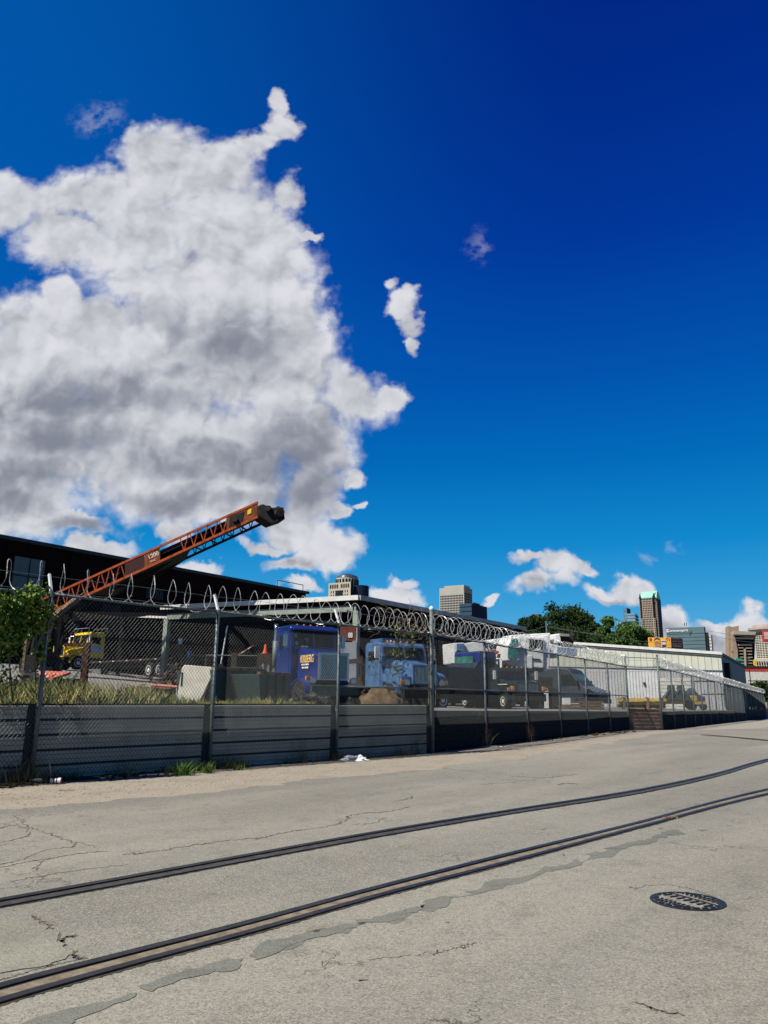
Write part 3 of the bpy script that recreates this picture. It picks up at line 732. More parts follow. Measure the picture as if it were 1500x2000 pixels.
# dark brick warehouse: long wall parallel with the fence
o1 = at(597, 1160, 95.0); o0 = at(0, 1055, 62.0)
zt = o1.z; base = 2.6
dw = (Vector((o1.x, o1.y, 0)) - Vector((o0.x, o0.y, 0))).normalized()
Lw = 75.0
org = Vector((o1.x, o1.y, base)) - dw * Lw
ph = empty('brick_warehouse', org, 'long dark brick warehouse in shade behind the orange conveyor', 'warehouse', math.atan2(dw.y, dw.x))
Hw = zt - base; Hl = Hw + .5
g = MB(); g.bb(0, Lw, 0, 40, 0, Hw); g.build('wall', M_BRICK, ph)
g = MB(); g.bb(-.3, Lw + .3, -.35, 40.3, Hw + .003, Hw + .30); g.build('roof', mat('dark_teal_coping', (0.03, 0.05, 0.055), 0.6), ph)
for k in range(0, 75, 6): MB().bb(k, k + .5, -.25, -.003, 0, Hw - .4).build('pilaster', M_BRICK, ph)
def along_wall(px, py, o, d):
    # distance along a vertical wall hit by a photo ray
    r = cam_ray(px, py); den = r.x * d.y - r.y * d.x
    t = (o.x * d.y - o.y * d.x) / den; q = Vector((r.x * t, r.y * t, CAM_H + r.z * t)); return (q - o).dot(d), q.z
x0, z0 = along_wall(28, 1086, org, dw); x1, z1 = along_wall(80, 1156, org, dw)
M_TEALP = mat('grey_teal_panel', (0.10, 0.145, 0.15), 0.6, 0, (0.08, 0.12, 0.125), 1)
zz0 = along_wall(60, 1185, org, dw)[1]
w_ = MB().bb(x0, x1, -.14, -.004, zz0 - base, z0 - base).build('bricked_up_window', M_TEALP, ph)
g = MB(); xm = x0 + (x1 - x0) * .5
g.bb(xm - .05, xm + .05, -.16, -.142, zz0 - base, z0 - base); g.bb(x0, x1, -.165, -.145, (z0 - base) * .60 + (zz0 - base) * .4, (z0 - base) * .60 + (zz0 - base) * .4 + .09); g.build('joint', M_BLACK, w_)
x0, z0 = along_wall(287, 1147, org, dw); x1, z1 = along_wall(316, 1172, org, dw)
gr = MB().bb(x0, x1, -.1, -.004, z1 - base, z0 - base).build('vent', mat('pale_teal_slat', (0.10, 0.16, 0.15), 0.6), ph)
for k in range(7): xx = x0 + (x1 - x0) * (k + .5) / 7; MB().bb(xx - .09, xx + .05, -.16, -.104, z1 - base, z0 - base).build('slat', M_BLACK, gr)
for px in (120, 200, 420, 480):
    xa, _ = along_wall(px, 1180, org, dw); MB().bb(xa, xa + 2.0, -.06, -.004, Hw * .38, Hw * .62).build('window', M_BLACK, ph)
xa, _ = along_wall(560, 1180, org, dw); 
hr = MB().tube([(Lw - 5, .3, Hw + .3), (Lw - 5, .3, Hw + 1.1), (Lw - .2, .3, Hw + 1.1), (Lw - .2, .3, Hw + .3)], .05, 6); hr.build('roof_rail', M_DARK, ph)

# open steel shed
sc_ = at(697, 1165, 42.0); zs = sc_.z
fr = LV.copy()
# left end of the front eave
def z_on_plane(px, py, z):
    d = cam_ray(px, py); t = (z - CAM_H) / d.z; return Vector((d.x * t, d.y * t, z))
ev = z_on_plane(329, 1184, zs); evr = z_on_plane(1015, 1225, zs)
fx = (Vector((ev.x, ev.y, 0)) - Vector((sc_.x, sc_.y, 0))); Lf = fx.length; fx.normalize()
rx = (Vector((evr.x, evr.y, 0)) - Vector((sc_.x, sc_.y, 0))); Lr = rx.length; rx.normalize()
sh = empty('steel_shed', (sc_.x, sc_.y, yard_z(sc_)), 'open sided steel shed with white edged flat roof over the parked trucks', 'shed', world=True)
up = Vector((0, 0, 1)); S0 = Vector((sc_.x, sc_.y, 0))
def sp(a, b, z): return S0 + fx * a + rx * b + up * z
g = MB()
pts_t = [sp(-.25, -.25, zs), sp(Lf + .25, -.25, zs), sp(Lf + .25, Lr + .3, zs), sp(-.25, Lr + .3, zs)]
g.poly([p + up * .0 for p in pts_t]); g.poly([p - up * .06 for p in pts_t][::-1])
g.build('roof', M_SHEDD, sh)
g = MB(); g.bar(sp(-.28, -.28, zs - .10), sp(Lf + .3, -.28, zs - .10), .10, .26).build('fascia', M_FASCIA, sh)
g = MB(); g.bar(sp(-.34, -.22, zs - .10), sp(-.34, Lr + .35, zs - .10), .10, .26).build('fascia', mat('shaded_fascia', (0.40, 0.41, 0.38), 0.6), sh)  # duller than the front fascia: shade on this side is in the colour
g = MB(); g.bar(sp(0, 0, zs - .65), sp(Lf, 0, zs - .65), .16, .34).build('eave_beam', M_SHEDC, sh)
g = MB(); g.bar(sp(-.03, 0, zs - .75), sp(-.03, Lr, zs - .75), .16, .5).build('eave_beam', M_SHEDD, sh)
for a in [Lf * k / 4 for k in range(0, 5)]:
    if a in (0,) or abs(a - Lf) < .01:
        p = sp(a, 0, 0); zb = yard_z(p); c = MB(); c.bar(p + up * zb, p + up * (zs - .8), .32, .30, up=(fx.x, fx.y, 0)); c.build('column', M_SHEDC, sh)
for k in range(1, 5):
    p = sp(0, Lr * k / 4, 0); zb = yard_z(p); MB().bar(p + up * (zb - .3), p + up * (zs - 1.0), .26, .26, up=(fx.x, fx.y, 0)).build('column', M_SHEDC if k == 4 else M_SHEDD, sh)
for k in range(5):
    b = Lr * k / 4; MB().bar(sp(0.2, b + .2, zs - .95), sp(Lf - .2, b + .2, zs - .95), .12, .35).build('rafter', M_SHEDD, sh)
# back and far side sheeting, interior shade put into its colour
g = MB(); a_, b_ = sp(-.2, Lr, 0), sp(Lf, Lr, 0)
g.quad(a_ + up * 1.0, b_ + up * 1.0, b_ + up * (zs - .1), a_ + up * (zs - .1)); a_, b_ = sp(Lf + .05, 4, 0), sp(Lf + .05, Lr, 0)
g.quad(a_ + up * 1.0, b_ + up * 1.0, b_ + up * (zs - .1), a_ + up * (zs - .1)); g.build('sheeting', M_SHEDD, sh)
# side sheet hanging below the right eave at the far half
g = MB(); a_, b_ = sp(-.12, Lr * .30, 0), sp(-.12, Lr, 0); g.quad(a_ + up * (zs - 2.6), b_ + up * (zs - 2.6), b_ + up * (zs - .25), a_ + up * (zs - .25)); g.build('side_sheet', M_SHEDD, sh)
MB().tube([sp(.15, -.05, zs - .3), sp(.15, -.05, zs - .9), sp(.55, -.05, zs - .75)], .06, 8).build('downpipe', M_BLACK, sh)
# strip lamp housing left of the shed, under a dark lean-to
ca = at(40, 1203, 60); cb = at(330, 1196, 50)
lt = empty('lean_to_roof', (cb.x, cb.y, yard_z(cb)), 'dark lean to roof beside the brick warehouse with a white edge strip', 'shelter', world=True)
c1, c2 = at(242, 1203, 54), at(328, 1206, 51)
MB().bar(c1, c2, .12, .14).build('edge_strip', M_FASCIA, lt)
g = MB(); g.quad(at(60, 1196, 60), at(330, 1200, 51), at(330, 1196, 51) + LV * 16, at(60, 1192, 60) + LV * 16); g.quad(at(60, 1196, 60) + up * .1, at(330, 1200, 51) + up * .1, at(330, 1196, 51) + LV * 16 + up * .1, at(60, 1192, 60) + LV * 16 + up * .1)
g.build('roof', M_SHEDD, lt)
for px in (120, 240):
    c = at(px, 1200, 56 if px < 200 else 53); MB().bar(Vector((c.x, c.y, yard_z(c))), c, .2, .2, up=(1, 0, 0)).build('column', M_SHEDD, lt)

# white sheet metal warehouse on the right
wc = at(1408, 1278, 75.0); zb = .55
front = Vector((-.875, .485, 0)).normalized()
wd_ = Vector((-front.y, front.x, 0)) * -1
far = at(1455, 1304, 103.0); side = (Vector((far.x, far.y, 0)) - Vector((wc.x, wc.y, 0))); Ls = side.length; side.normalize()
ww = empty('metal_warehouse', (wc.x, wc.y, zb), 'pale sheet metal warehouse with a green upper band and a dark slate side', 'warehouse', world=True)
O = Vector((wc.x, wc.y, 0)); ze = wc.z
def wp_(a, b, z): return O + front * a + side * b + up * z
Lfr = 26.0; rdg = 17.0; zr = ze + rdg * .094
zbnd = ze - 1.55
g = MB(); g.poly([wp_(0, 0, 0), wp_(Lfr, 0, 0), wp_(Lfr, 0, zbnd), wp_(0, 0, zbnd)]); 
frontw = g.build('front_wall', M_SIDEW, ww)
g = MB(); g.poly([wp_(-.0, -.04, zbnd), wp_(Lfr, -.04, zbnd + .9), wp_(Lfr, -.04, zr - .6), wp_(rdg, -.04, zr), wp_(0, -.04, ze)]); g.poly([wp_(0, 0, zbnd), wp_(0, -.04, zbnd), wp_(Lfr, -.04, zbnd + .9), wp_(Lfr, 0, zbnd + .9)])
g.build('upper_band', M_SIDEGR, ww)
g = MB(); g.poly([wp_(Lfr, -.02, zbnd), wp_(0, -.02, zbnd), wp_(Lfr, -.02, zbnd + .9)]); g.build('front_wall', M_SIDEW, ww)
rib = MB()
for k in range(1, 87):
    a = k * .3; zt_ = ze + min(a, rdg) * .094 - max(0, a - rdg) * .07 - .03; zm = zbnd + .9 * a / Lfr
    if k % 2: rib.bar(wp_(a, -.055, zm + .03), wp_(a, -.055, zt_), .035, .03, up=(side.x, side.y, 0))
rib.build('wall_ribs', mat('rib_shadow_green', (0.36, 0.37, 0.30), 0.6), ww)
rib = MB()
for k in range(1, 87):
    a = k * .3; zm = zbnd + .9 * a / Lfr
    rib.bar(wp_(a, -.03, 0.3), wp_(a, -.03, zm - .03), .05, .05, up=(side.x, side.y, 0))
rib.build('wall_ribs', mat('rib_white', (0.52, 0.53, 0.53), 0.6), ww)
MB().bar(wp_(0, -.07, zbnd), wp_(Lfr, -.07, zbnd + .9), .06, .07).build('band_trim', M_SLATE, ww)
g = MB(); g.bar(wp_(-.15, -.15, ze + .08), wp_(rdg, -.15, zr + .08), .25, .26); g.build('roof_trim', M_FASCIA, ww)
g = MB(); g.bar(wp_(-.15, -.12, ze - .13), wp_(rdg, -.12, zr - .13), .12, .14); g.build('roof_trim', mat('grey_trim', (0.22, 0.22, 0.21), 0.6), ww)
g = MB(); g.quad(wp_(0, 0, 0), wp_(0, Ls, 0), wp_(0, Ls, ze), wp_(0, 0, ze)); g.build('side_wall', M_SLATE, ww)
g = MB(); g.quad(wp_(-.2, -.1, ze + .1), wp_(-.2, Ls, ze + .1), wp_(rdg, Ls, zr + .1), wp_(rdg, -.1, zr + .1)); g.quad(wp_(Lfr, -.1, zr - .5), wp_(Lfr, Ls, zr - .5), wp_(rdg, Ls, zr + .1), wp_(rdg, -.1, zr + .1)); g.build('roof', M_FASCIA, ww)
MB().bar(wp_(-.1, 0, ze + .02), wp_(-.1, Ls, ze + .02), .18, .22).build('eave_gutter', mat('dark_slate_trim', (0.03, 0.05, 0.065), 0.6), ww)
vb = MB().box(wp_(-.25, 3.2, ze - 1.9), (.5, 2.2, 2.4), rz=math.atan2(side.y, side.x) - math.pi / 2).build('wall_unit', M_BLACK, ww, bevel=.04)
MB().lathe(wp_(-.55, 2.6, ze - 2.6), [(.2, -.1), (.2, .1)], 10, 'x').build('lamp', M_WHITE, vb, origin=ww.location)
for pxa, pxb in ((1291, 1311), (1313, 1332), (1334, 1351)):   # roller doors
    def on_front(px):
        r = cam_ray(px, 1350); den = r.x * front.y - r.y * front.x; t = (O.x * front.y - O.y * front.x) / den
        return (Vector((r.x * t, r.y * t, 0)) - O).dot(front)
    a, b = on_front(pxa), on_front(pxb); z1_ = 3.55
    dd = MB(); dd.poly([wp_(a, -.09, .4), wp_(b, -.09, .4), wp_(b, -.09, z1_), wp_(a, -.09, z1_)])
    do = dd.build('roller_door', M_ROLL, ww)
    sl = MB()
    for k in range(9): sl.bar(wp_(a, -.10, .5 + k * .34), wp_(b, -.10, .5 + k * .34), .03, .03)
    sl.build('door_slats', mat('slat_grey', (0.5, 0.5, 0.46), 0.6), do, origin=ww.location)
a = on_front(1246); MB().box(wp_(a, -.25, 1.25), (.5, .4, .35), rz=math.atan2(front.y, front.x)).build('wall_box', M_BLACK, ww)
MB().box(wp_(on_front(1260), -.12, 3.0), (.18, .15, .3), rz=math.atan2(front.y, front.x)).build('wall_lamp', M_DARK, ww)
for k in range(8):      # pale doors along the dark side
    b = 3.5 + k * 3.3; MB().box(wp_(-.06, b, 1.7), (.08, 2.0, 2.5), rz=math.atan2(side.y, side.x) - math.pi / 2).build('side_door', M_ROLL, ww)

# ------------------------------------------------------------------ vehicles
def wheel(root, x, y, r=.5, wdt=.28, rim=M_DARK, hub=M_WHITE):
    s = 1 if y > 0 else -1
    o = MB().lathe((0, 0, 0), [(r * .6, -wdt / 2), (r * .93, -wdt / 2), (r, -wdt * .36), (r, wdt * .36), (r * .93, wdt / 2), (r * .6, wdt / 2)], 26).build('wheel', M_RUBBER, root, smooth=False)
    o.location = (x, y, r)
    q = MB().lathe((0, 0, 0), [(r * .60, -wdt * .30), (r * .60, s * wdt * .52), (r * .54, s * wdt * .52), (r * .30, s * wdt * .28), (r * .28, s * wdt * .5), (r * .12, s * wdt * .58)], 18).build('rim', hub, o)
    return o
def conventional(name, label, loc, rz, paint, L=7.0, hood_l=1.75, cab_l=1.5, cw=2.15, hw=1.35, hz0=.95, hz1=2.0, cz=2.95, wsb=2.15, r=.5, grille='h', visor=True, body=None, hub=M_DARK, slope=.08, axles=1, group=None, sleeper=False):
    """truck facing +x; origin on the ground below the bumper"""
    t = empty(name, loc, label, 'truck', rz, group)
    xh = -hood_l; xc = xh - cab_l; hh = hw / 2; ch = cw / 2
    # frame
    g = MB()
    for s in (-.42, .42): g.bb(-L, -.15, s - .05, s + .05, .62, .86)
    g.bb(-L, -L + .1, -.9, .9, .62, .8); g.bb(-1.0, -.9, -.5, .5, .5, .8); g.bb(-.9, -.2, -.45, .45, .45, .9)
    g.build('chassis', M_DARK, t)
    # hood: tapers forwards
    g = MB(); hf = hh * .92; 
    for x, h_, zt_, zb_ in ((-.06, hf, hz1 - slope, hz0), (xh, hh + .05, wsb, hz0 - .05)):
        g.v += [(x, -h_, zb_), (x, h_, zb_), (x, h_, zt_ - .12), (x, h_ - .14, zt_), (x, -h_ + .14, zt_), (x, -h_, zt_ - .12)]
    for k in range(6): g.f.append((k, (k + 1) % 6, 6 + (k + 1) % 6, 6 + k))
    g.f += [(5, 4, 3, 2, 1, 0), (6, 7, 8, 9, 10, 11)]
    hood = g.build('hood', paint, t, bevel=.035)
    # grille
    fz0, fz1 = hz0 - .02, hz1 - slope + .03
    g = MB(); y_ = hf + .03
    g.bb(-.06, .06, -y_, -y_ + .10, fz0, fz1); g.bb(-.06, .06, y_ - .10, y_, fz0, fz1); g.bb(-.058, .058, -y_ + .1, y_ - .1, fz1 - .10, fz1 - .002); g.bb(-.058, .058, -y_ + .1, y_ - .1, fz0, fz0 + .07)
    gr = g.build('grille_surround', M_CHROME if grille == 'h' else paint, t, bevel=.02)
    MB().bb(-.05, .0, -y_ + .1, y_ - .1, fz0 + .07, fz1 - .1).build('grille_core', M_BLACK, gr)
    g = MB()
    if grille == 'h':
        n = 22
        for k in range(n): z = fz0 + .09 + (fz1 - fz0 - .2) * k / (n - 1); g.bb(.0, .045, -y_ + .1, y_ - .1, z - .010, z + .010)
        g.bb(.02, .05, -.012, .012, fz0 + .07, fz1 - .1)
    else:
        n = 15
        for k in range(n): y = -y_ + .14 + (2 * y_ - .28) * k / (n - 1); g.bb(.0, .05, y - .016, y + .016, fz0 + .07, fz1 - .1)
    g.build('grille_bars', M_CHROME, gr)
    # cab
    cabp = [(xh + .02, .85), (xh + .02, wsb), (xh - .16, cz - .12), (xh - .26, cz), (xc + .12, cz), (xc, cz - .12), (xc, .85)]
    cab = MB().prof(cabp, -ch, ch).build('cab', paint, t, bevel=.05)
    # windscreen, split
    for s in (-1, 1):
        a, b = (s * .05, s * (ch - .14)); x0_, z0_ = xh - .002, wsb + .06; x1_, z1_ = xh - .142, cz - .20
        g = MB(); g.v += [(x0_ + .03, a, z0_), (x0_ + .03, b, z0_), (x1_ + .03, b, z1_), (x1_ + .03, a, z1_), (x0_ - .02, a, z0_), (x0_ - .02, b, z0_), (x1_ - .02, b, z1_), (x1_ - .02, a, z1_)]
        g.f += [(0, 1, 2, 3), (7, 6, 5, 4), (0, 4, 5, 1), (1, 5, 6, 2), (2, 6, 7, 3), (3, 7, 4, 0)]; g.build('windscreen', M_GLASS, t)
        dr = MB().bb(xh - .12, xc + .28, s * (ch + .003), s * (ch + .03), .9, cz - .25).build('door', paint, t, bevel=.012)
        g = MB(); y0_, y1_ = s * (ch + .033), s * (ch + .05)
        g.prof([(xh - .22, wsb + .02), (xh - .32, cz - .38), (xc + .36, cz - .38), (xc + .36, wsb - .02)], y0_, y1_); g.build('side_window', M_GLASS, dr)
        MB().bb(xc + .34, xc + .5, s * (ch + .034), s * (ch + .07), wsb - .30, wsb - .25).build('handle', M_CHROME, dr)
        # mirror and stack
        mr = MB(); mr.tube([(xh - .1, s * ch, wsb + .6), (xh + .05, s * (ch + .28), wsb + .6), (xh + .05, s * (ch + .28), wsb - .05), (xh - .1, s * ch, wsb - .05)], .018, 6); mo = mr.build('mirror_arm', M_CHROME, t)
        MB().bb(xh + .0, xh + .07, s * (ch + .19), s * (ch + .37), wsb + .05, wsb + .52).build('mirror', M_WHITE if grille == 'v' else M_CHROME, mo, bevel=.015)
        # mudguard
        arc = [(-.95 + .62 * math.cos(q) * r / .5, .50 + .58 * math.sin(q) * r / .5) for q in [math.pi * k / 12 for k in range(13)]]
        inn = [(-.95 + .56 * math.cos(q) * r / .5, .50 + .52 * math.sin(q) * r / .5) for q in [math.pi * k / 12 for k in range(13)]]
        MB().prof(arc + inn[::-1], s * (hh - .08), s * (ch - .02)).build('mudguard', paint, t, bevel=.015)
        if grille == 'v':    # swept wing with headlamp
            g = MB(); g.prof([(-.02, .92), (-.02, 1.28), (-.25, 1.42), (-1.3, 1.62), (-1.55, 1.3), (-1.5, 1.05), (-.45, 1.05), (-.35, .9)], s * (hh - .03), s * (ch - .02)); g.build('wing', paint, t, bevel=.05)
        hl = MB().lathe((-.0, s * (hf + .26), 1.05 if grille == 'v' else .98), [(.14, -.05), (.14, .05), (.10, .075)], 16, 'x').build('headlight', M_CHROME, t)
        MB().bb(-.06, .03, s * (hf + .42), s * (hf + .56), .98, 1.14).build('marker_lamp', M_AMBER, t, bevel=.01)
        wheel(t, -.95, s * (ch - .16), r, .28, hub=hub)
        for k in range(axles):
            wheel(t, -L + 1.1 + k * 1.3, s * (ch - .10), r, .5, hub=hub)
    if visor: MB().prof([(xh + .16, cz - .20), (xh + .18, cz - .14), (xh - .2, cz + .03), (xh - .34, cz + .025), (xh - .30, cz - .0), (xh - .1, cz - .14)], -ch + .05, ch - .05).build('sun_visor', paint, t, bevel=.012)
    MB().prof([(.12, .42), (.20, .46), (.20, .78), (.12, .82), (.06, .8), (.06, .44)], -ch + .04, ch - .04).build('bumper', M_DGREEN if grille == 'h' else M_DARK, t, bevel=.015)
    for k in range(5): MB().lathe((xh - .35, (k - 2) * .32, cz + (.05 if not visor else .055)), [(.045, -.05), (.05, .0), (.03, .03)], 8, 'z').build('roof_lamp', M_AMBER, t)
    MB().lathe((xh - .9, -ch - .12, .75), [(.3, -.0), (.3, .02)], 4, 'x')
    ft = MB().lathe((xh - .2, ch - .25, .78), [(.28, -1.0), (.30, -.98), (.30, -.02), (.28, 0)], 16, 'x'); ft.build('fuel_tank', M_CHROME if grille == 'h' else M_DARK, t)
    return t, dict(xh=xh, xc=xc, ch=ch, hh=hh, wsb=wsb, cz=cz, L=L)

# heading: local +x to a world bearing; rz = angle of the facing vector
def face(vx, vy): return math.atan2(vy, vx)
# royal blue truck with KIRBERG on the hood side
gp = at(650, 1364, 28.9); gp.z = yard_z(gp)
kt, kd = conventional('blue_truck', 'royal blue truck with gold lettering and a big chrome grille', gp, face(.56, -.83), M_BLUE, L=7.5, hood_l=1.6, cab_l=1.3, cw=2.15, hw=1.42, hz0=1.02, hz1=2.10, cz=3.16, wsb=2.27, axles=2)
M_GOLD = mat('gold_lettering', (0.80, 0.52, 0.16), 0.5, 0, (0.75, 0.45, 0.12), 5)
hy = -(1.42 / 2 + .05); kt.scale = (.94, .94, .96)
kk = text_part('KIRBERG', .40, M_GOLD, kt, (-.80, hy - .006, 1.80), (R(90), 0, R(-2.6)), shear=.15, depth=.006, bold=.008, width=.78)
for x0_, x1_, z_ in ((-1.22, -1.02, 1.57), (-.98, -.62, 1.57), (-1.18, -1.0, 1.45), (-.95, -.66, 1.45)): MB().bb(x0_, x1_, hy - .012, hy - .006, z_, z_ + .06).build('small_lettering', M_WHITE, kt)
MB().tube([(kd['xc'] - .12, -kd['ch'] + .02, .9), (kd['xc'] - .12, -kd['ch'] + .02, 3.1), (kd['xc'] - .16, -kd['ch'] + .02, 3.28)], .09, 12).build('exhaust_stack', M_CHROME, kt, smooth=True)
MB().tube([(kd['xc'] - .12, -kd['ch'] + .02, 1.5), (kd['xc'] - .12, -kd['ch'] + .02, 2.6)], .13, 12).build('stack_guard', M_GALV, kt, smooth=True)
MB().bb(-.02, .30, -.95, .5, .44, .50).build('front_step', M_DGREEN, kt)
for z_, y_, m_ in ((2.75, -.85, M_GREENGL), (2.45, -.82, M_GREENGL), (2.60, -.33, M_GREENGL)):
    xw = kd['xh'] - (z_ - kd['wsb']) * .18 + .036; MB().box((xw, y_, z_), (.012, .12 if m_ else .1, .16), ry=R(-11)).build('windscreen_sticker', m_, kt)
MB().bb(kd['xh'] + .02, kd['xh'] + .04, -.62, -.30, 2.30, 2.36).build('dash_card', M_WHITE, kt)
g = MB(); g.bb(-7.4, -3.1, -1.05, 1.05, .95, 1.15); g.build('flat_deck', M_DARK, kt)
# flat pack of hoses and pipes on the deck
g = MB(); 
for k in range(4): g.tube([(-3.2 - k, -.9 + .3 * k, 1.2), (-3.6 - k, -.5 + .2 * k, 1.5 + .1 * k), (-4.4 - k * .8, -.2, 1.25)], .05, 6)
g.build('deck_pipes', M_GALV, kt)

# faded blue truck
gp = at(829, 1364, 31.5); gp.z = yard_z(gp) - .05
it, idd = conventional('faded_blue_truck', 'faded sky blue truck with upright grille bars behind the overgrown fence post', gp, face(.50, -.87), M_LBLUE, L=7.6, hood_l=1.5, cab_l=1.45, cw=2.2, hw=1.22, hz0=1.0, hz1=1.85, cz=2.72, wsb=1.98, grille='v', visor=False, slope=.12)
MB().bb(idd['xc'] - .1, idd['xh'] - .5, -.8, .8, 2.77, 2.9).build('roof_sign_box', M_LBLUE, it)
g = MB(); g.bb(-7.4, -3.2, -1.1, 1.1, .95, 1.12); 
for x in (-7.3, -6, -4.8, -3.3): g.bb(x - .05, x + .05, -1.12, -1.05, 1.12, 2.2); g.bb(x - .05, x + .05, 1.05, 1.12, 1.12, 2.2)
g.bb(-7.4, -3.2, -1.125, -1.09, 1.9, 2.1); g.build('stake_body', M_DARK, it)

# blue dump truck seen from behind its left quarter
gp = at(948, 1372, 50.0); gp.z = yard_z(gp)
dt, dd_ = conventional('dump_truck', 'blue cabbed dump truck with a dark tipping body seen from behind', at(962, 1372, 49.0) * 1.0, face(.80, .60), M_BLUE, L=7.0, hood_l=1.4, cab_l=1.5, cw=2.2, hw=1.4, hz0=1.0, hz1=2.0, cz=3.35, wsb=2.35, grille='v', hub=M_WHITE, visor=False)
pp = at(958, 1370, 42.0); dt.location = (pp.x, pp.y, yard_z(pp)); dt.scale = (.86, .86, .86); dt.location.x += .6
g = MB(); g.prof([(-7.1, 1.15), (-7.35, 2.35), (-3.4, 2.35), (-3.1, 2.7), (-3.0, 2.7), (-3.05, 1.1)], -1.2, 1.2); db = g.build('dump_body', M_NAVY, dt, bevel=.03)
for x in (-6.6, -5.8, -5.0, -4.2): MB().bb(x - .05, x + .05, 1.203, 1.30, 1.15, 2.3).build('body_rib', M_NAVY, db)
MB().box((-7.6, 0, 2.45), (.75, 2.5, .06), ry=R(28)).build('spill_board', mat('sunlit_grey_plate', (0.42, 0.42, 0.40), 0.8), dt)  # sunlight on the slanted board is put into its pale grey
for y in (-1.0, -.5, .35, .85): MB().bb(-7.43, -7.38, y - .14, y + .14, 1.52, 1.60).build('tail_marker', M_RED if y < .3 else M_AMBER, dt)
MB().bb(-7.3, -7.2, -1.1, 1.1, .72, .9).build('rear_bumper', M_DARK, dt)
MB().prof([(-3.14, 2.5), (-3.14, 3.05), (-3.10, 3.05), (-3.10, 2.5)], -.8, .8).build('rear_window', M_GREENGL, dt)

# dark service truck
gp = at(1032, 1372, 38.5); gp.z = yard_z(gp)
st_, sd_ = conventional('service_truck', 'dark green service truck with amber corner lamps parked beside the crane', gp, face(.35, -.94), mat('dark_green_truck_paint', (0.010, 0.022, 0.022), 0.35, 0, (0.015, 0.03, 0.03), 2, coat=.3), L=6.4, hood_l=1.3, cab_l=1.5, cw=2.1, hw=1.5, hz0=.85, hz1=1.50, cz=2.25, wsb=1.55, r=.42, grille='v', visor=False, hub=M_WHITE)
MB().prof([(-6.2, .9), (-6.2, 1.75), (-3.0, 1.75), (-3.0, .9)], -1.08, 1.08).build('service_body', M_NAVY, st_, bevel=.03)
MB().bb(-1.4, -.3, -1.115, -1.09, 1.30, 1.34).build('side_badge', M_WHITE, st_); st_.scale = (.9, .9, .9)
for s in (-1, 1): MB().bb(-.16, .10, s * .86, s * 1.03, 1.02, 1.22).build('corner_lamp', M_AMBER, st_, bevel=.02)

# panel van
gp = at(1182, 1372, 49.0); gp.z = yard_z(gp)
vn = empty('panel_van', gp, 'dark blue grey panel van with a pale sloping bonnet behind the mesh', 'van', face(.80, -.60))
M_VAN = mat('blue_grey_van_paint', (0.028, 0.04, 0.058), 0.5, 0, (0.02, 0.03, 0.045), 2)
body = [(0, .45), (.02, .95), (-.25, 1.15), (-.95, 1.38), (-1.55, 2.05), (-1.85, 2.42), (-2.2, 2.52), (-5.4, 2.5), (-5.5, 2.4), (-5.5, .45)]
MB().prof(body, -.98, .98).build('body', M_VAN, vn, bevel=.07)
MB().prof([(-1.02, 1.44), (-1.52, 2.03), (-1.80, 2.33), (-1.84, 2.30), (-1.56, 2.0), (-1.06, 1.41)], -.86, .86).build('windscreen', M_GREENGL, vn)
g = MB(); g.prof([(-.02, 1.0), (-.26, 1.17), (-.95, 1.40), (-.98, 1.36), (-.28, 1.13), (-.05, .96)], -.88, .88); g.build('bonnet', mat('pale_bonnet', (0.16, 0.19, 0.23), 0.35), vn)
for s in (-1, 1):
    MB().prof([(-1.25, 1.45), (-1.7, 2.1), (-2.4, 2.1), (-2.4, 1.4)], s * .983, s * 1.0).build('side_window', M_GLASS, vn)
    MB().bb(-.12, .05, s * .62, s * .88, .85, 1.1).build('headlight', M_CHROME, vn, bevel=.03)
    for x in (-.95, -4.4): wheel(vn, x, s * .86, .36, .24, hub=M_GALV)
    MB().bb(-1.35, -1.25, s * 1.0, s * 1.22, 1.42, 1.75).build('mirror', M_BLACK, vn, bevel=.02)
MB().bb(.02, .08, -.9, .9, .35, .62).build('bumper', M_BLACK, vn, bevel=.02)

# ---- yellow tractor unit and low trailer, far left
gp = at(112, 1308, 56.0); gp.z = yard_z(gp)
yt, yd = conventional('yellow_truck', 'bright yellow truck nose first behind the left fence post', Vector((gp.x, gp.y, gp.z)), face(-.62, -.78), M_YEL, L=5.2, hood_l=1.5, cab_l=1.4, cw=2.1, hw=1.6, hz0=.9, hz1=1.75, cz=2.75, wsb=1.9, grille='v', visor=False, hub=M_WHITE)
MB().bb(-2.6, -1.9, 1.07, 1.10, 1.3, 1.75).build('door_decal', mat('pale_decal', (0.35, 0.45, 0.65), 0.5), yt)
MB().tube([(-3.1, -.9, 2.8), (-3.1, -.9, 3.1), (-3.1, .9, 3.1), (-3.1, .9, 2.8)], .04, 6).build('roof_rack', M_CHROME, yt)
ta = at(172, 1284, 55.0); tb = at(372, 1292, 46.0); 
dT = Vector((tb.x - ta.x, tb.y - ta.y, 0)); Lt = dT.length
bz = (yard_z(ta) + yard_z(tb)) / 2
tl = empty('flatbed_trailer', (ta.x, ta.y, bz), 'long dark flatbed trailer with red and white edge tape behind the grass', 'trailer', math.atan2(dT.y, dT.x))
zd = (ta.z + tb.z) / 2 - bz
MB().bb(0, Lt, -.1, 2.3, zd - .12, zd).build('deck', M_DARK, tl)
MB().bb(0, Lt, .3, .45, zd - .45, zd - .123).build('side_beam', M_BLACK, tl); MB().bb(0, Lt, 1.7, 1.85, zd - .45, zd - .123).build('side_beam', M_BLACK, tl)
for k in range(int(Lt / .9)): MB().bb(k * .9 + .2, k * .9 + .38, -.125, -.103, zd - .09, zd - .03).build('edge_tape', M_RED if k % 2 else M_FASCIA, tl)
